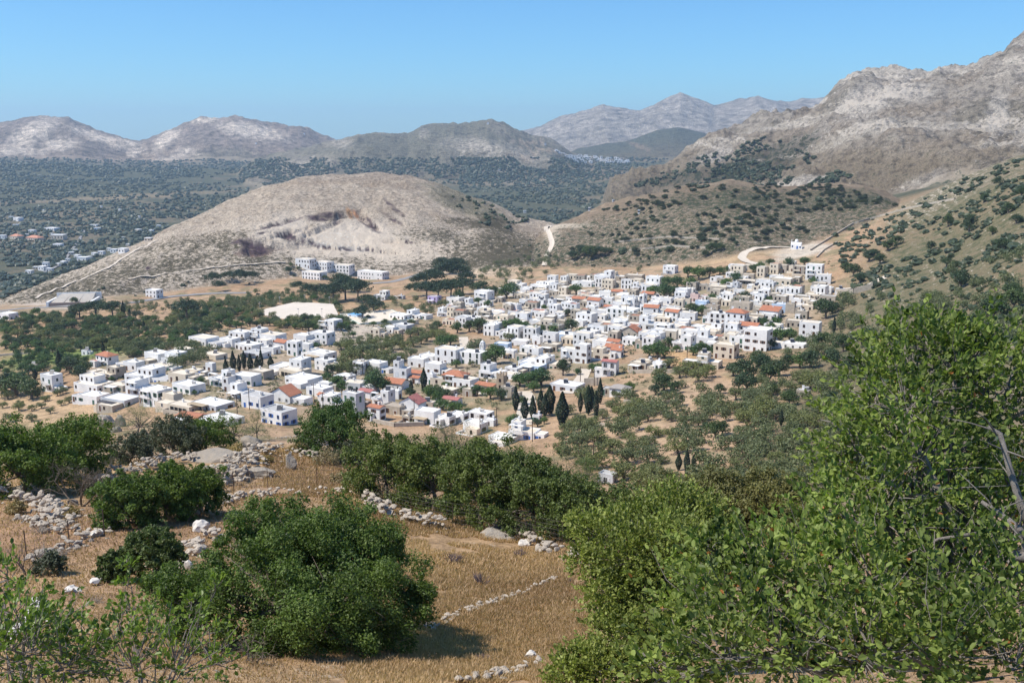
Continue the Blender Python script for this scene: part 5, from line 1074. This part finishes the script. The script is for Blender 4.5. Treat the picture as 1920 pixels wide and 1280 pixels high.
LO = "215,1200,6.1,.20|245,1140,6.4,.10|160,1235,5.8,.20|250,1250,5.6,.24|330,1255,5.6,.24|240,1060,6.7,.06|375,1190,6.3,.12|405,1105,6.6,.07|360,1130,6.5,.06|400,1240,5.9,.18|130,1170,6.2,.07|300,1180,6.2,.10|235,1095,6.6,.06"
near_shrub("sparse young oak shoots with pale stems before the round bush", "oak_sapling", "sapling", [tuple(map(float, q.split(","))) for q in LO.split("|")], pt(270, 1420, 5.8), .018, 60, 10, .034, "shoot", 3, frac=.9, spike=.7, up=.9)
LO = "1130,985,15.6,.52|1195,960,16,.52|1262,948,16.4,.60|1100,1030,15.4,.38|1180,1030,15,.68|1255,1025,15,.78|1150,1095,15,.58|1205,1105,14.8,.68|1165,1170,14.4,.58|1095,1225,13.8,.42|1065,1250,13.5,.40|1225,1190,14,.68|1310,960,16.5,.6|1320,1040,15.5,.7|1130,1240,13.6,.5|1340,990,16.5,.5|1085,965,15.8,.25"
lob = [(a[0], a[1]+22, a[2], a[3]*.86) for a in (tuple(map(float, q.split(","))) for q in LO.split("|"))]
near_shrub("yellow-green oak between the dry field and the big glossy oak", "evergreen_oak", "oak tree", lob, pt(1230, 1300, 14.8), .09, 130, 12, .058, "pale", 4, twr=.006, frac=.12)
BL = """600,1040,21,1.20|520,1030,21,1.1|680,1050,21,1.1|450,1065,20.5,1.0|735,1095,20.5,.85|380,1110,20,.8|325,1120,19.6,.62|500,1125,19.5,1.15|600,1130,19.3,1.2|690,1140,19.5,1.05|755,1160,20,.75|550,1195,18.8,.85|640,1200,18.8,.75|430,1130,19.5,.9|600,988,21.5,.72|540,985,21.5,.62|660,992,21.5,.66|728,1015,21.5,.55|785,1115,20.5,.42|430,1020,21,.55|475,990,21,.55|560,1010,22.5,1.2|660,1050,22.8,1.3|735,1195,19.5,.5|500,1210,18.6,.55|300,1090,19.8,.35|350,1165,19.2,.5""".replace("\n", "")
rs = np.random.RandomState(12); lob = [(pt(float(a[0]), float(a[1]), float(a[2])), float(a[3])) for a in (q.split(",") for q in BL.split("|"))]
def crown_tree(words, name, cat, L_, base, r0, n, lsize, lm, seed, group=None, clump=.5, twigs=2, shell=.45):
    rs = np.random.RandomState(seed); b0 = np.array(base, float); b0[2] = float(hz(b0[0], b0[1])); root = link(name, None, None, b0)
    L2 = [(np.array(c)-b0, R_) for c, R_ in L_]; subs = []
    for c, R_ in L2:       # every lobe carries small outward puffs so the outline stays uneven
        Rm = float(np.mean(R_)); k = 14
        for _ in range(k):
            d = rs.normal(size=3); d[2] = d[2]*.8+.25; d /= np.linalg.norm(d); subs.append((c+d*Rm*rs.uniform(.6, 1.14), Rm*rs.uniform(.15, .38)))
        subs.append((c, Rm*.7))
    link("crown", crown("crown", subs, n, lsize, NL[lm], rs, .75, clump), root)
    mbb = MB(); skeleton(mbb, (0, 0, 0), L2, r0, rs, twigs); mbb.build("trunk", [BARK], root, smooth=True)
    tag(root, words, cat, group); return root
crown_tree("big round dark evergreen bush standing on the dry slope, casting a dark shadow", "evergreen_oak", "oak tree", lob, pt(590, 1235, 19.6), .16, 150000, .062, "deep", 12, clump=.55)
def oak(u, v, w, h, n, lsize, lm, seed, words, name="evergreen_oak", cat="oak tree", rmin=20., trunk=.35, r0=None):
    """w, h in photograph pixels; v the foot of the tree"""
    q = at(u, v, rmin); p, r = q; s = 1/ppm(p); W, H = w*s/2*1.08, h*s*1.08; rs = np.random.RandomState(seed); L_ = []
    m_ = 11 if w > 90 else 7
    for k in range(m_):
        a = 2.4*k+rs.uniform(-.3, .3); qq = .68*math.sqrt((k+.3)/m_); R_ = W*rs.uniform(.32, .46)
        L_.append((p+np.array((math.cos(a)*qq*W, math.sin(a)*qq*W, max(R_*.5, H*(trunk+(1-trunk)*.62*(1-qq*.7))+rs.uniform(-.1, .08)*H))), (R_, R_, min(R_, H*.36))))
    L_ = [(c, float(np.mean(R_))) for c, R_ in L_]
    for k in range(7): a = k*.9; L_.append((p+np.array((math.cos(a)*W*.62, math.sin(a)*W*.62, H*(.24 if W > 1.2 else .3))), W*.36))
    return crown_tree(words, name, cat, L_, p, r0 or max(.05, W*.04), n, lsize, lm, seed, clump=W*.3, shell=.5)
BG = [(725,935,170,125,20000,.13,"mass","dark oak at the left end of the thicket beside the wire fence"), (815,960,180,150,24000,.12,"mass","second dark oak of the thicket behind the dry field"), (910,985,180,170,26000,.12,"mass","tall middle oak of the dark thicket behind the dry field"),
 (1000,1000,180,165,24000,.12,"mass","dark thicket oak right of the middle, above the wire fence"), (1075,1010,150,130,18000,.12,"mass","rightmost oak of the dark thicket, next to the yellow-green oak"), (860,900,170,100,16000,.15,"mass","oak crown showing over the top of the dark thicket"), (960,925,170,100,16000,.15,"mass","rear oak crown over the thicket toward the village"),
 (1060,940,150,90,12000,.15,"mass","rear oak at the thicket's right shoulder"), (625,852,145,98,24000,.14,"bright","bright green round oak in front of the blue-grey tower house"),
 (1345,1010,190,130,22000,.11,"brown","bronze-tinted oak left of the glossy oak"), (1450,1010,170,125,20000,.11,"brown","bronze-tinted oak half hidden behind the glossy oak"), (1250,985,150,75,14000,.13,"brown","low bronze-green oak behind the yellow-green oak"), (1170,975,120,60,9000,.13,"mass","dark low oak between thicket and bronze oaks"),
 (40,925,190,130,26000,.13,"deep","large dark oak bush at the left edge under the olive field"), (125,900,180,115,26000,.13,"deep","broad dark oak bush beside the bare grey tree"), (60,870,160,85,14000,.15,"deep","rear dark oak bush at the left edge"), (170,860,120,75,12000,.15,"deep","dark oak bush left of the split boulder"),
 (262,815,95,58,12000,.15,"bright","green oak bush right of the split boulder"), (248,868,88,52,12000,.11,"grey","round grey-green shrub above the long wall"), (325,852,110,66,14000,.13,"grey","loose grey-green shrub below the terracotta shed roof"), (385,846,120,62,12000,.13,"deep","low green shrub below the white roofs"),
 (440,830,100,52,10000,.13,"deep","low dark shrub left of the blue doored house"), (482,826,66,62,9000,.13,"mass","small dark conifer-like oak beside the blue doored house"), (330,815,70,30,5000,.15,"bright","small green bush against the cream terrace"),
 (240,985,130,95,20000,.10,"deep","dark spreading oak in front of the bare grey tree"), (310,975,130,100,20000,.10,"deep","dark oak in the row before the long stone wall"), (375,965,110,95,18000,.10,"deep","dark oak at the end of the row touching the stone wall"),
 (290,1082,115,105,18000,.085,"mass","small bushy oak below the row of three oaks"), (212,1090,62,62,8000,.085,"mass","little round oak at the foot of the small bushy oak"), (655,870,70,40,5000,.13,"grey","grey shrub at the foot of the bright green oak"),
 (835,835,60,45,5000,.2,"grey","grey-green bush behind the thicket below the houses"), (1520,1040,160,90,14000,.11,"brown","bronze-green oak mostly hidden behind glossy leaves"), (1100,905,60,50,5000,.16,"bright","small green tree beyond the thicket")]
for i, (u, v, w_, h_, n, ls, lm, words) in enumerate(BG): oak(u, v, w_, h_, n, ls, lm, 50+i, words, *( ("shrub", "shrub") if "shrub" in words else ("oak_bush", "oak bush") if "bush" in words and "oak bush" in words else ()), rmin=24. )
# bare grey trees
def bare(u, v, h, seed, words, name="bare_tree", cat="bare tree", spread=.7, m_=None, rmin=20., n=7, depth=4):
    p, r = at(u, v, rmin); s = 1/ppm(p); H = h*s; rs = np.random.RandomState(seed); b = MB()
    def grow(a, d, L_, rad, k):
        mid = a+d*L_*.5+rs.normal(size=3)*L_*.07; e = a+d*L_+rs.normal(size=3)*L_*.08; b.tube([a, mid, e], [rad, rad*.8, rad*.6], 5, 0, False)
        if k == 0: return
        for _ in range(3 if k > 1 else 4):
            d2 = d+rs.normal(size=3)*spread; d2[2] += .12; d2 /= np.linalg.norm(d2); grow(a+(e-a)*rs.uniform(.55, 1), d2, L_*rs.uniform(.55, .8), rad*.55, k-1)
    for i in range(n): d = rs.normal(size=3)*.55; d[2] = 1; d /= np.linalg.norm(d); grow(np.array((0, 0, -.1)), d, H*.42, H*.018, depth)
    o = link(name, b.mesh(name, [m_ or BARKL], True), None, p); tag(o, words, cat); return o
bare(152, 948, 110, 1, "bare grey-brown tree with tangled twigs behind the stone wall", n=5, m_=BARK); bare(50, 1078, 90, 2, "dead broom bush with a green tuft beside the fence post", "dead_bush", "dead bush", n=4, m_=BARK, depth=3)
bare(105, 1060, 60, 3, "grey leafless shrub beside the dead broom", "dead_bush", "dead bush", n=6, depth=3); bare(100, 1235, 36, 4, "small purplish dead shrub on the red soil", "dead_bush", "dead bush", n=8, depth=2); bare(180, 1130, 30, 5, "little grey dead shrub near the white stones", "dead_bush", "dead bush", n=8, depth=2)
bare(75, 1000, 34, 6, "low ashen dead shrub below the ruined wall", "dead_bush", "dead bush", n=9, depth=2); bare(470, 1240, 90, 7, "dark bare limbs in the shade of the round bush", "dead_branch", "branches", n=4, depth=3, m_=BARK, rmin=12.)
PUR = flat_mat("purplish_dry_stalk", (.17,.13,.14), .95, .2, 20)
for i, (u, v, h, wd) in enumerate([(850, 1055, 34, "dark dried mullein clump in the tan grass, the upper one"), (900, 1095, 34, "dark dried mullein clump in the tan grass, the lower one"), (975, 1042, 26, "brown dry shrub near the right of the tan field"), (862, 1140, 16, "small dried stalk clump near the pale stone edging"), (1070, 1090, 16, "rusty dry tuft at the right end of the stone edging"), (905, 1240, 26, "thin dry shrub low in the tan field")]):
    bare(u, v, h, 20+i, wd, "dry_plant", "dry plant", .3, PUR, n=14, depth=2)
for i, (u, v, w_, h_, lm, wd) in enumerate([(438, 858, 46, 26, "straw", "yellow dry shrub beside the grey flat boulder"), (610, 872, 50, 34, "straw", "tall yellow dry shrub in front of the bright green oak"), (560, 848, 40, 20, "straw", "low straw-coloured shrub near the standing stone"), (405, 920, 36, 22, "straw", "straw shrub against the thick wall"), (165, 925, 40, 26, "straw", "olive-yellow shrub beside the bare tree"),
    (30, 962, 40, 24, "straw", "dry shrub at the end of the ruined wall"), (130, 968, 40, 20, "straw", "dry tussock under the bare tree"), (958, 1005, 90, 24, "ash", "reddish wispy grass clump above the tan field"), (560, 1060, 30, 14, "straw", "straw tuft behind the round bush"), (1020, 1020, 30, 30, "straw", "yellow-green weed by the wire fence"), (640, 905, 44, 20, "straw", "dry tussock near the fence corner"),
    (95, 1075, 60, 50, "grey", "grey-green shrub at the fence post"), (500, 868, 26, 18, "straw", "dry tuft under the wall's thick end"), (690, 995, 40, 30, "straw", "straw coloured weed in the thicket's shade"), (220, 800, 30, 14, "straw", "dry tuft among the split boulders"), (365, 958, 30, 16, "straw", "straw tuft beside the oak row")]):
    oak(u, v, w_, h_, 2600, .085, lm, 200+i, wd, "dry_shrub", "dry shrub", trunk=.1)

# ------------------------------------------------------------------ stones
STONE = flat_mat("pale_field_stone", (.58,.50,.40), .95, .2, 3, .1, .1, .05, (.42,.36,.29)); STONEG = flat_mat("lichened_grey_rock", (.43,.37,.295), .95, .22, 1.5, .1, .1, .06, (.27,.245,.21)); WHS = flat_mat("bleached_stone", (.62,.58,.52), .95, .15, 3, .1)
ico = None
def stone_np(n, rs, sub=2):
    global ico
    if ico is None:
        import bmesh
        ico = {}
        for s_ in (1, 2, 3):
            bm = bmesh.new(); bmesh.ops.create_icosphere(bm, subdivisions=s_, radius=1); me0 = bpy.data.meshes.new("t"); bm.to_mesh(me0); bm.free()
            ico[s_] = (np.array([v.co[:] for v in me0.vertices]), np.array([p.vertices[:] for p in me0.polygons])); bpy.data.meshes.remove(me0)
    return ico[sub]
def rock_verts(v0, rs):
    v = v0.copy()
    for _ in range(7):        # chop flat faces off
        d = rs.normal(size=3); d /= np.linalg.norm(d); t = rs.uniform(.45, .8); k = v@d; v = v-np.outer(np.clip(k-t, 0, None), d)
    return v*(1+.05*rs.normal(size=(len(v), 1)))
def wall(words, pts, hgt, wid, sz, seed, rmin=20., m_=None, name="dry_stone_wall", cat="stone wall", loose=.25):
    rs = np.random.RandomState(seed); P = []
    for (u0, v0), (u1, v1) in zip(pts[:-1], pts[1:]):
        for t in np.linspace(0, 1, 12, endpoint=False):
            q = at(u0+(u1-u0)*t, v0+(v1-v0)*t, rmin)
            if q is not None: P.append(q[0])
    P = np.array(P); seg = np.linalg.norm(np.diff(P, axis=0), axis=1); L_ = np.concatenate([[0], np.cumsum(seg)]); tot = L_[-1]
    n = int(min(3600, tot*max(1, hgt/sz*.9)*max(1, wid/sz)*2.3/sz)); v0, f0 = stone_np(1, rs, 1 if sz < .2 else 2); vs, fs = [], []
    for i in range(n):
        t = rs.uniform(0, tot); x = np.interp(t, L_, P[:, 0]); y = np.interp(t, L_, P[:, 1]); k = min(len(seg)-1, int(np.searchsorted(L_, t)-1)); k = max(0, k); d = (P[k+1]-P[k])[:2]; d /= np.linalg.norm(d)+1e-9
        hh = hgt*(.55+.6*float(vn(np.array([t/1.8]), np.array([seed*1.7]), 3)[0])); lay = rs.random()**.8; off = rs.uniform(-.5, .5)*wid*(1.15-.4*lay)
        if rs.random() < loose*.3: off *= 2.2; lay = 0
        x += -d[1]*off; y += d[0]*off; z = float(hz(x, y))+hh*lay*.9
        s_ = sz*.68*rs.uniform(.45, 1.0); vv = rock_verts(v0, rs)*np.array((s_*rs.uniform(.8, 1.3), s_*rs.uniform(.6, 1), s_*rs.uniform(.4, .7)))*.62; a = rs.uniform(0, 6.28); ca, sa = math.cos(a), math.sin(a)
        vv = np.stack([vv[:, 0]*ca-vv[:, 1]*sa, vv[:, 0]*sa+vv[:, 1]*ca, vv[:, 2]], 1); vs.append(vv+np.array((x, y, z+s_*.08))); fs.append(f0+i*len(v0))
    b0 = P[len(P)//2]; me = mesh_np(name, np.concatenate(vs)-b0, None, [m_ or STONE], tri=np.concatenate(fs)); return tag(link(name, me, None, b0), words, cat, kind="thing")
wall("tumbled dry stone wall at the left edge", [(0,925),(30,942),(60,938),(95,958),(120,985)], .7, 1.1, .5, 1)
wall("dry stone wall behind the bare tree", [(60,902),(100,895),(150,888),(180,890)], .7, .9, .5, 2)
wall("long grey dry stone wall running behind the oak row", [(190,912),(240,886),(300,872),(380,862),(430,856)], .8, .9, .5, 3)
wall("thick pale collapsed wall climbing to the standing stone", [(410,912),(440,893),(480,858),(512,846)], 1.1, 2.2, .6, 4)
wall("low stone terrace edge under the wire fence", [(345,975),(400,950),(450,935),(520,925),(600,926),(660,922)], .45, .6, .45, 5)
wall("pale stone terrace wall at the fence corner", [(690,930),(705,955),(735,972),(775,978),(815,990),(855,1003)], .7, .9, .5, 6)
wall("broken pale wall right of the tan field", [(985,1010),(1010,1028),(1050,1038),(1085,1050)], .5, .7, .5, 7)
wall("pale stone edging crossing the tan field", [(800,1178),(850,1155),(905,1135),(980,1110),(1050,1082)], .12, .3, .22, 8)
wall("row of flat white stones on the red slope", [(125,1114),(150,1103),(180,1092),(235,1082)], .14, .4, .45, 9, m_=WHS)
wall("white stone edging at the lower left", [(0,1205),(30,1185),(60,1165),(90,1150)], .2, .5, .45, 10, m_=WHS)
wall("heap of white rocks behind the round bush", [(400,1005),(360,1030),(330,1060),(300,1078)], .4, .9, .5, 11)
wall("scattered terrace stones left of the small oaks", [(55,1060),(110,1035),(160,1012),(205,990)], .35, .7, .45, 12)
wall("rubble wall between the standing stone and the green oak", [(530,852),(575,856),(620,866),(680,872)], .6, 1.0, .5, 13)
wall("stone rubble around the split boulder", [(205,838),(240,832),(290,835)], .5, 1.6, .5, 14)
wall("tumbled stones below the ruined wall", [(60,975),(100,985),(130,1000)], .3, 1.4, .4, 15)
wall("pale stones at the bottom of the tan field", [(850,1278),(900,1272),(960,1262),(1010,1240)], .15, .5, .3, 16, rmin=12.)
wall("rubble under the blue doored house", [(520,822),(560,818),(590,822)], .5, 1.6, .6, 17)
def boulder(u, v, w, h, seed, words, m_=None, rmin=20.):
    p, r = at(u, v, rmin); s = 1/ppm(p); rs = np.random.RandomState(seed); v0, f0 = stone_np(1, rs, 3); vv = rock_verts(v0, rs); vv = vv+.06*(fbm(vv[:, 0]*3+9, vv[:, 1]*3+vv[:, 2]*2+9, 3, seed)-.5)[:, None]*vv*4
    vv = vv*np.array((w*s*.62, w*s*.45, h*s*.85)); me = mesh_np("boulder", vv, None, [m_ or STONEG], tri=f0, smooth=False); o = link("boulder", me, None, p+np.array((0, 0, h*s*.28))); o.rotation_euler = (0, 0, rs.uniform(-.4, .4)); return tag(o, words, "boulder")
for i, a in enumerate([(395,862,92,18,"long flat grey boulder in front of the white roofs"), (462,838,48,20,"rounded grey boulder left of the blue doored house"), (203,800,34,26,"large split boulder, left half, among dark bushes"), (224,800,18,20,"right half of the split boulder among dark bushes"), (546,880,20,30,"upright standing stone beside the collapsed wall"), (490,893,52,14,"flat half-buried boulder below the collapsed wall"),
    (378,996,30,20,"white boulder behind the round bush"), (590,832,60,18,"grey rock outcrop left of the bright green oak"), (648,868,30,14,"low rock at the foot of the bright green oak"), (930,1006,70,16,"pinkish rock slab under the reddish grass"), (985,1022,24,12,"small pale boulder by the wire fence"), (135,945,20,10,"small boulder behind the bare tree"), (70,1138,40,16,"pale boulder on the slope above the young oak"),
    (180,1003,26,12,"tilted pale slab beside the little round oak"), (215,810,20,12,"lower stone under the split boulder"), (350,1070,22,20,"white rock beside the small bushy oak"), (100,1168,26,12,"white slab at the lower left"), (70,920,70,14,"broad low rock behind the tumbled wall"), (1000,1262,24,14,"pale stone at the bottom of the field"), (70,1056,16,8,"white stone under the grey shrub"), (380,885,40,10,"grey slab beside the long wall")]): boulder(*a[:4], 30+i, a[4], WHS if "white" in a[4].split()[0] or "pale" in a[4] else None)

# ------------------------------------------------------------------ wire fence
RUST = flat_mat("rusty_iron_post", (.10,.065,.05), .8, .1); WIRE = flat_mat("thin_wire", (.20,.17,.15), .6, .05)
def fence(words, pts, nposts, hgt=1.25):
    P = []
    for (u0, v0), (u1, v1) in zip(pts[:-1], pts[1:]):
        for t in np.linspace(0, 1, 10, endpoint=False): P.append(at(u0+(u1-u0)*t, v0+(v1-v0)*t, 20.)[0])
    P = np.array(P); seg = np.linalg.norm(np.diff(P, axis=0), axis=1); L_ = np.concatenate([[0], np.cumsum(seg)]); root = link("wire_fence", None, None, P[0]); tag(root, words, "fence")
    ps = []
    for t in np.linspace(0, L_[-1], nposts): x, y = np.interp(t, L_, P[:, 0]), np.interp(t, L_, P[:, 1]); ps.append(np.array((x, y, float(hz(x, y)))))
    pb = MB(); pb.box(-.014, -.014, -.3, .014, .014, hgt*.95); pm_ = pb.mesh("post", [RUST])
    for q in ps: link("post", pm_, root, q-P[0])
    b = MB()
    for a, c in zip(ps[:-1], ps[1:]):
        for k in range(7): z = np.array((0, 0, .08+(hgt-.1)*k/6)); b.tube([a+z-P[0], c+z-P[0]], [.004, .004], 3, 0, False)
        m = int(np.linalg.norm(c-a)/.35)
        for k in range(m): q = a+(c-a)*k/m-P[0]; b.tube([q+np.array((0, 0, .08)), q+np.array((0, 0, hgt))], [.0035, .0035], 3, 0, False)
    b.build("netting", [WIRE], root)
fence("rusty wire mesh fence on the terrace above the round bush", [(385,945),(420,928),(480,918),(560,914),(640,912),(700,915)], 6)
fence("rusty wire mesh fence along the foot of the dark thicket", [(704,935),(740,965),(800,980),(870,995),(940,1000),(1000,1018),(1060,1032)], 8, 1.2)
fence("sagging wire fence on the left slope", [(50,1045),(110,1030),(160,1015),(200,1000)], 3, 1.0)

# ------------------------------------------------------------------ dry grass
def tufts(name, words, regs, n, m_, hgt, seed):
    rs = np.random.RandomState(seed); Pb = []
    while len(Pb) < n:
        u, v, (u0, u1, v0, v1) = 0, 0, regs[rs.randint(len(regs))]; az0, az1 = slope_az(u0, 1000)[1], slope_az(u1, 1000)[1]; a = rs.uniform(az0, az1, 4000); r = np.exp(rs.uniform(math.log(v0), math.log(v1), 4000))
        x, y = r*np.sin(a), r*np.cos(a); k = fbm(x/2.6, y/2.6, 4, seed) > .30; Pb += list(zip(x[k], y[k]))
    Pb = np.array(Pb[:n]); x, y = Pb[:, 0], Pb[:, 1]; z = hz(x, y)-.02; sc_ = (.6+np.hypot(x, y)/45)*rs.uniform(.5, 1.2, n); h = hgt*sc_; w_ = .012*(.6+np.hypot(x, y)/22); a = rs.uniform(0, 6.28, n); lx, ly = rs.normal(size=n)*h*.45, rs.normal(size=n)*h*.45
    V = np.stack([np.stack([x-np.cos(a)*w_, y-np.sin(a)*w_, z], 1), np.stack([x+np.cos(a)*w_, y+np.sin(a)*w_, z], 1), np.stack([x+lx, y+ly, z+h], 1)], 1).reshape(-1, 3)
    me = mesh_np(name, V, None, [m_], tri=np.arange(3*n).reshape(n, 3), attrs={"rnd": np.repeat(np.clip(.5+.35*(fbm(x/7, y/7, 4, 4)-.5)*5+.2*rs.normal(size=n), 0, 1), 3)}); tag(link(name, me), words, "grass", kind="stuff")
tufts("dry_grass", "short dry tan grass covering the near field", [(640,1120,15,50)], 210000, leaf_mat("dry_grass_blade", (.32,.20,.105), (.60,.42,.24), .3, 0), .105, 31)
tufts("slope_grass", "sparse dry stubble on the red slope", [(-40,640,15,62),(-40,640,15,62),(500,1000,50,70),(1000,1960,8,40)], 110000, leaf_mat("dry_stubble_blade", (.29,.18,.10), (.54,.37,.22), .3, 0), .10, 33)

# utility poles in the village
PM = flat_mat("creosoted_pole", (.12,.09,.07), .9, .1, 3)
for u, v, h in [(468,768,42),(589,755,38),(777,782,36),(876,726,40),(625,722,26),(1088,716,30),(1114,724,28),(931,800,28),(969,815,26),(998,828,30),(900,814,22),(1174,603,34),(1196,648,34),(1065,598,20),(1129,592,20),(1357,524,24),(1247,672,26),(1288,676,24),(1343,664,30),(755,640,24),(1112,880,34),(445,776,22),(606,768,30),(1385,634,34),(1030,568,20)]:
    p, r = at(u, v); s = 1/ppm(p); H = min(11., max(6.5, h*s)); b = MB(); b.tube([(0, 0, -1), (0, 0, H)], [.17, .11], 7); root = link("utility_pole", None, None, p); b.build("mast", [PM], root)
    b = MB(); b.box(-.9, -.07, H-.7, .9, .07, H-.55, 0, True); [b.tube([(x, 0, H-.55), (x, 0, H-.35)], [.06, .05], 6) for x in (-.8, 0, .8)]; b.build("crossarm", [PM], root); tag(root, None, "utility pole", "utility poles of the village"); item(root, "dark wooden utility pole", u, v-h*.6)
for u, v in [(488,588),(525,577),(572,573),(618,577),(560,601),(604,601)]:
    p, r = at(u, v); H = 7.; b = MB(); b.tube([(0, 0, -1), (0, 0, H)], [.1, .07], 6); root = link("floodlight_mast", None, None, p); b.build("mast", [STEEL], root); b = MB(); b.box(-.5, -.15, H, .5, .15, H+.35, 0, True); b.build("lamp_head", [STEEL], root); tag(root, None, "floodlight mast", "masts round the sports field"); item(root, "thin field mast", u, v-8)
# stone terrace and garden walls
for i, (words, pl, hh) in enumerate([("low terrace wall below the brown plot", [(1180,700),(1250,700),(1330,698)], 1.6), ("pale retaining wall under the climbing road", [(1568,552),(1600,552),(1640,540)], 3.0), ("stone terrace wall in the olive grove", [(1170,755),(1230,760),(1290,752)], 1.2), ("terrace wall below the cypress pair", [(1090,795),(1130,800),(1180,805)], 1.2),
    ("retaining wall left of the pink roofed house", [(1095,724),(1130,722)], 3.2), ("garden wall behind the bell tower", [(880,652),(960,648),(1020,642)], 1.6), ("yard wall below the long school", [(690,640),(720,650),(745,640)], 3.0), ("field wall on the chapel knoll", [(1570,455),(1545,470),(1530,485)], 1.2), ("long field wall climbing the brown ridge", [(1520,470),(1600,420),(1700,392),(1800,372)], 1.3), ("field wall at the vineyard", [(0,668),(90,660),(170,652)], 1.2), ("wall of the church yard", [(700,792),(740,800),(800,798)], 1.4), ("hillside terrace wall under the scrub ridge", [(1180,470),(1260,462),(1330,466)], 1.3), ("upper hillside terrace wall under the scrub ridge", [(1150,455),(1250,445),(1360,450)], 1.2)]):
    P = []
    for (u0, v0), (u1, v1) in zip(pl[:-1], pl[1:]):
        for t in np.linspace(0, 1, 10, endpoint=False):
            q = at(u0+(u1-u0)*t, v0+(v1-v0)*t)
            if q is not None: P.append(q[0])
    P = np.array(P); b = MB(); 
    for a, c in zip(P[:-1], P[1:]):
        d = (c-a)[:2]; d /= np.linalg.norm(d)+1e-9; nn = np.array((-d[1], d[0], 0))*.3; z0, z1 = np.array((0, 0, -2.)), np.array((0, 0, hh))
        for q0, q1 in ((a-nn, c-nn), (c+nn, a+nn)): b.poly([q0+z0, q1+z0, q1+z1, q0+z1])
        b.poly([a-nn+z1, c-nn+z1, c+nn+z1, a+nn+z1])
    o = b.build("stone_wall", [HW["s"]]); tag(o, words, "stone wall", kind="thing")
finish_labels()
# haze box
m = bpy.data.materials.new("valley_air"); m.use_nodes = True; nt = m.node_tree; nt.nodes.clear()
out = nt.nodes.new("ShaderNodeOutputMaterial"); pv = nt.nodes.new("ShaderNodeVolumePrincipled"); nt.links.new(pv.outputs[0], out.inputs["Volume"])
pv.inputs["Color"].default_value = (.58, .78, 1, 1); pv.inputs["Density"].default_value = 7.2e-5; pv.inputs["Anisotropy"].default_value = .2
mb = MB(); mb.box(-16000, -16000, -420, 16000, 16000, 420, bottom=True)
o = mb.build("haze", m); tag(o, "pale blue summer haze filling the valley air", "haze", kind="stuff")
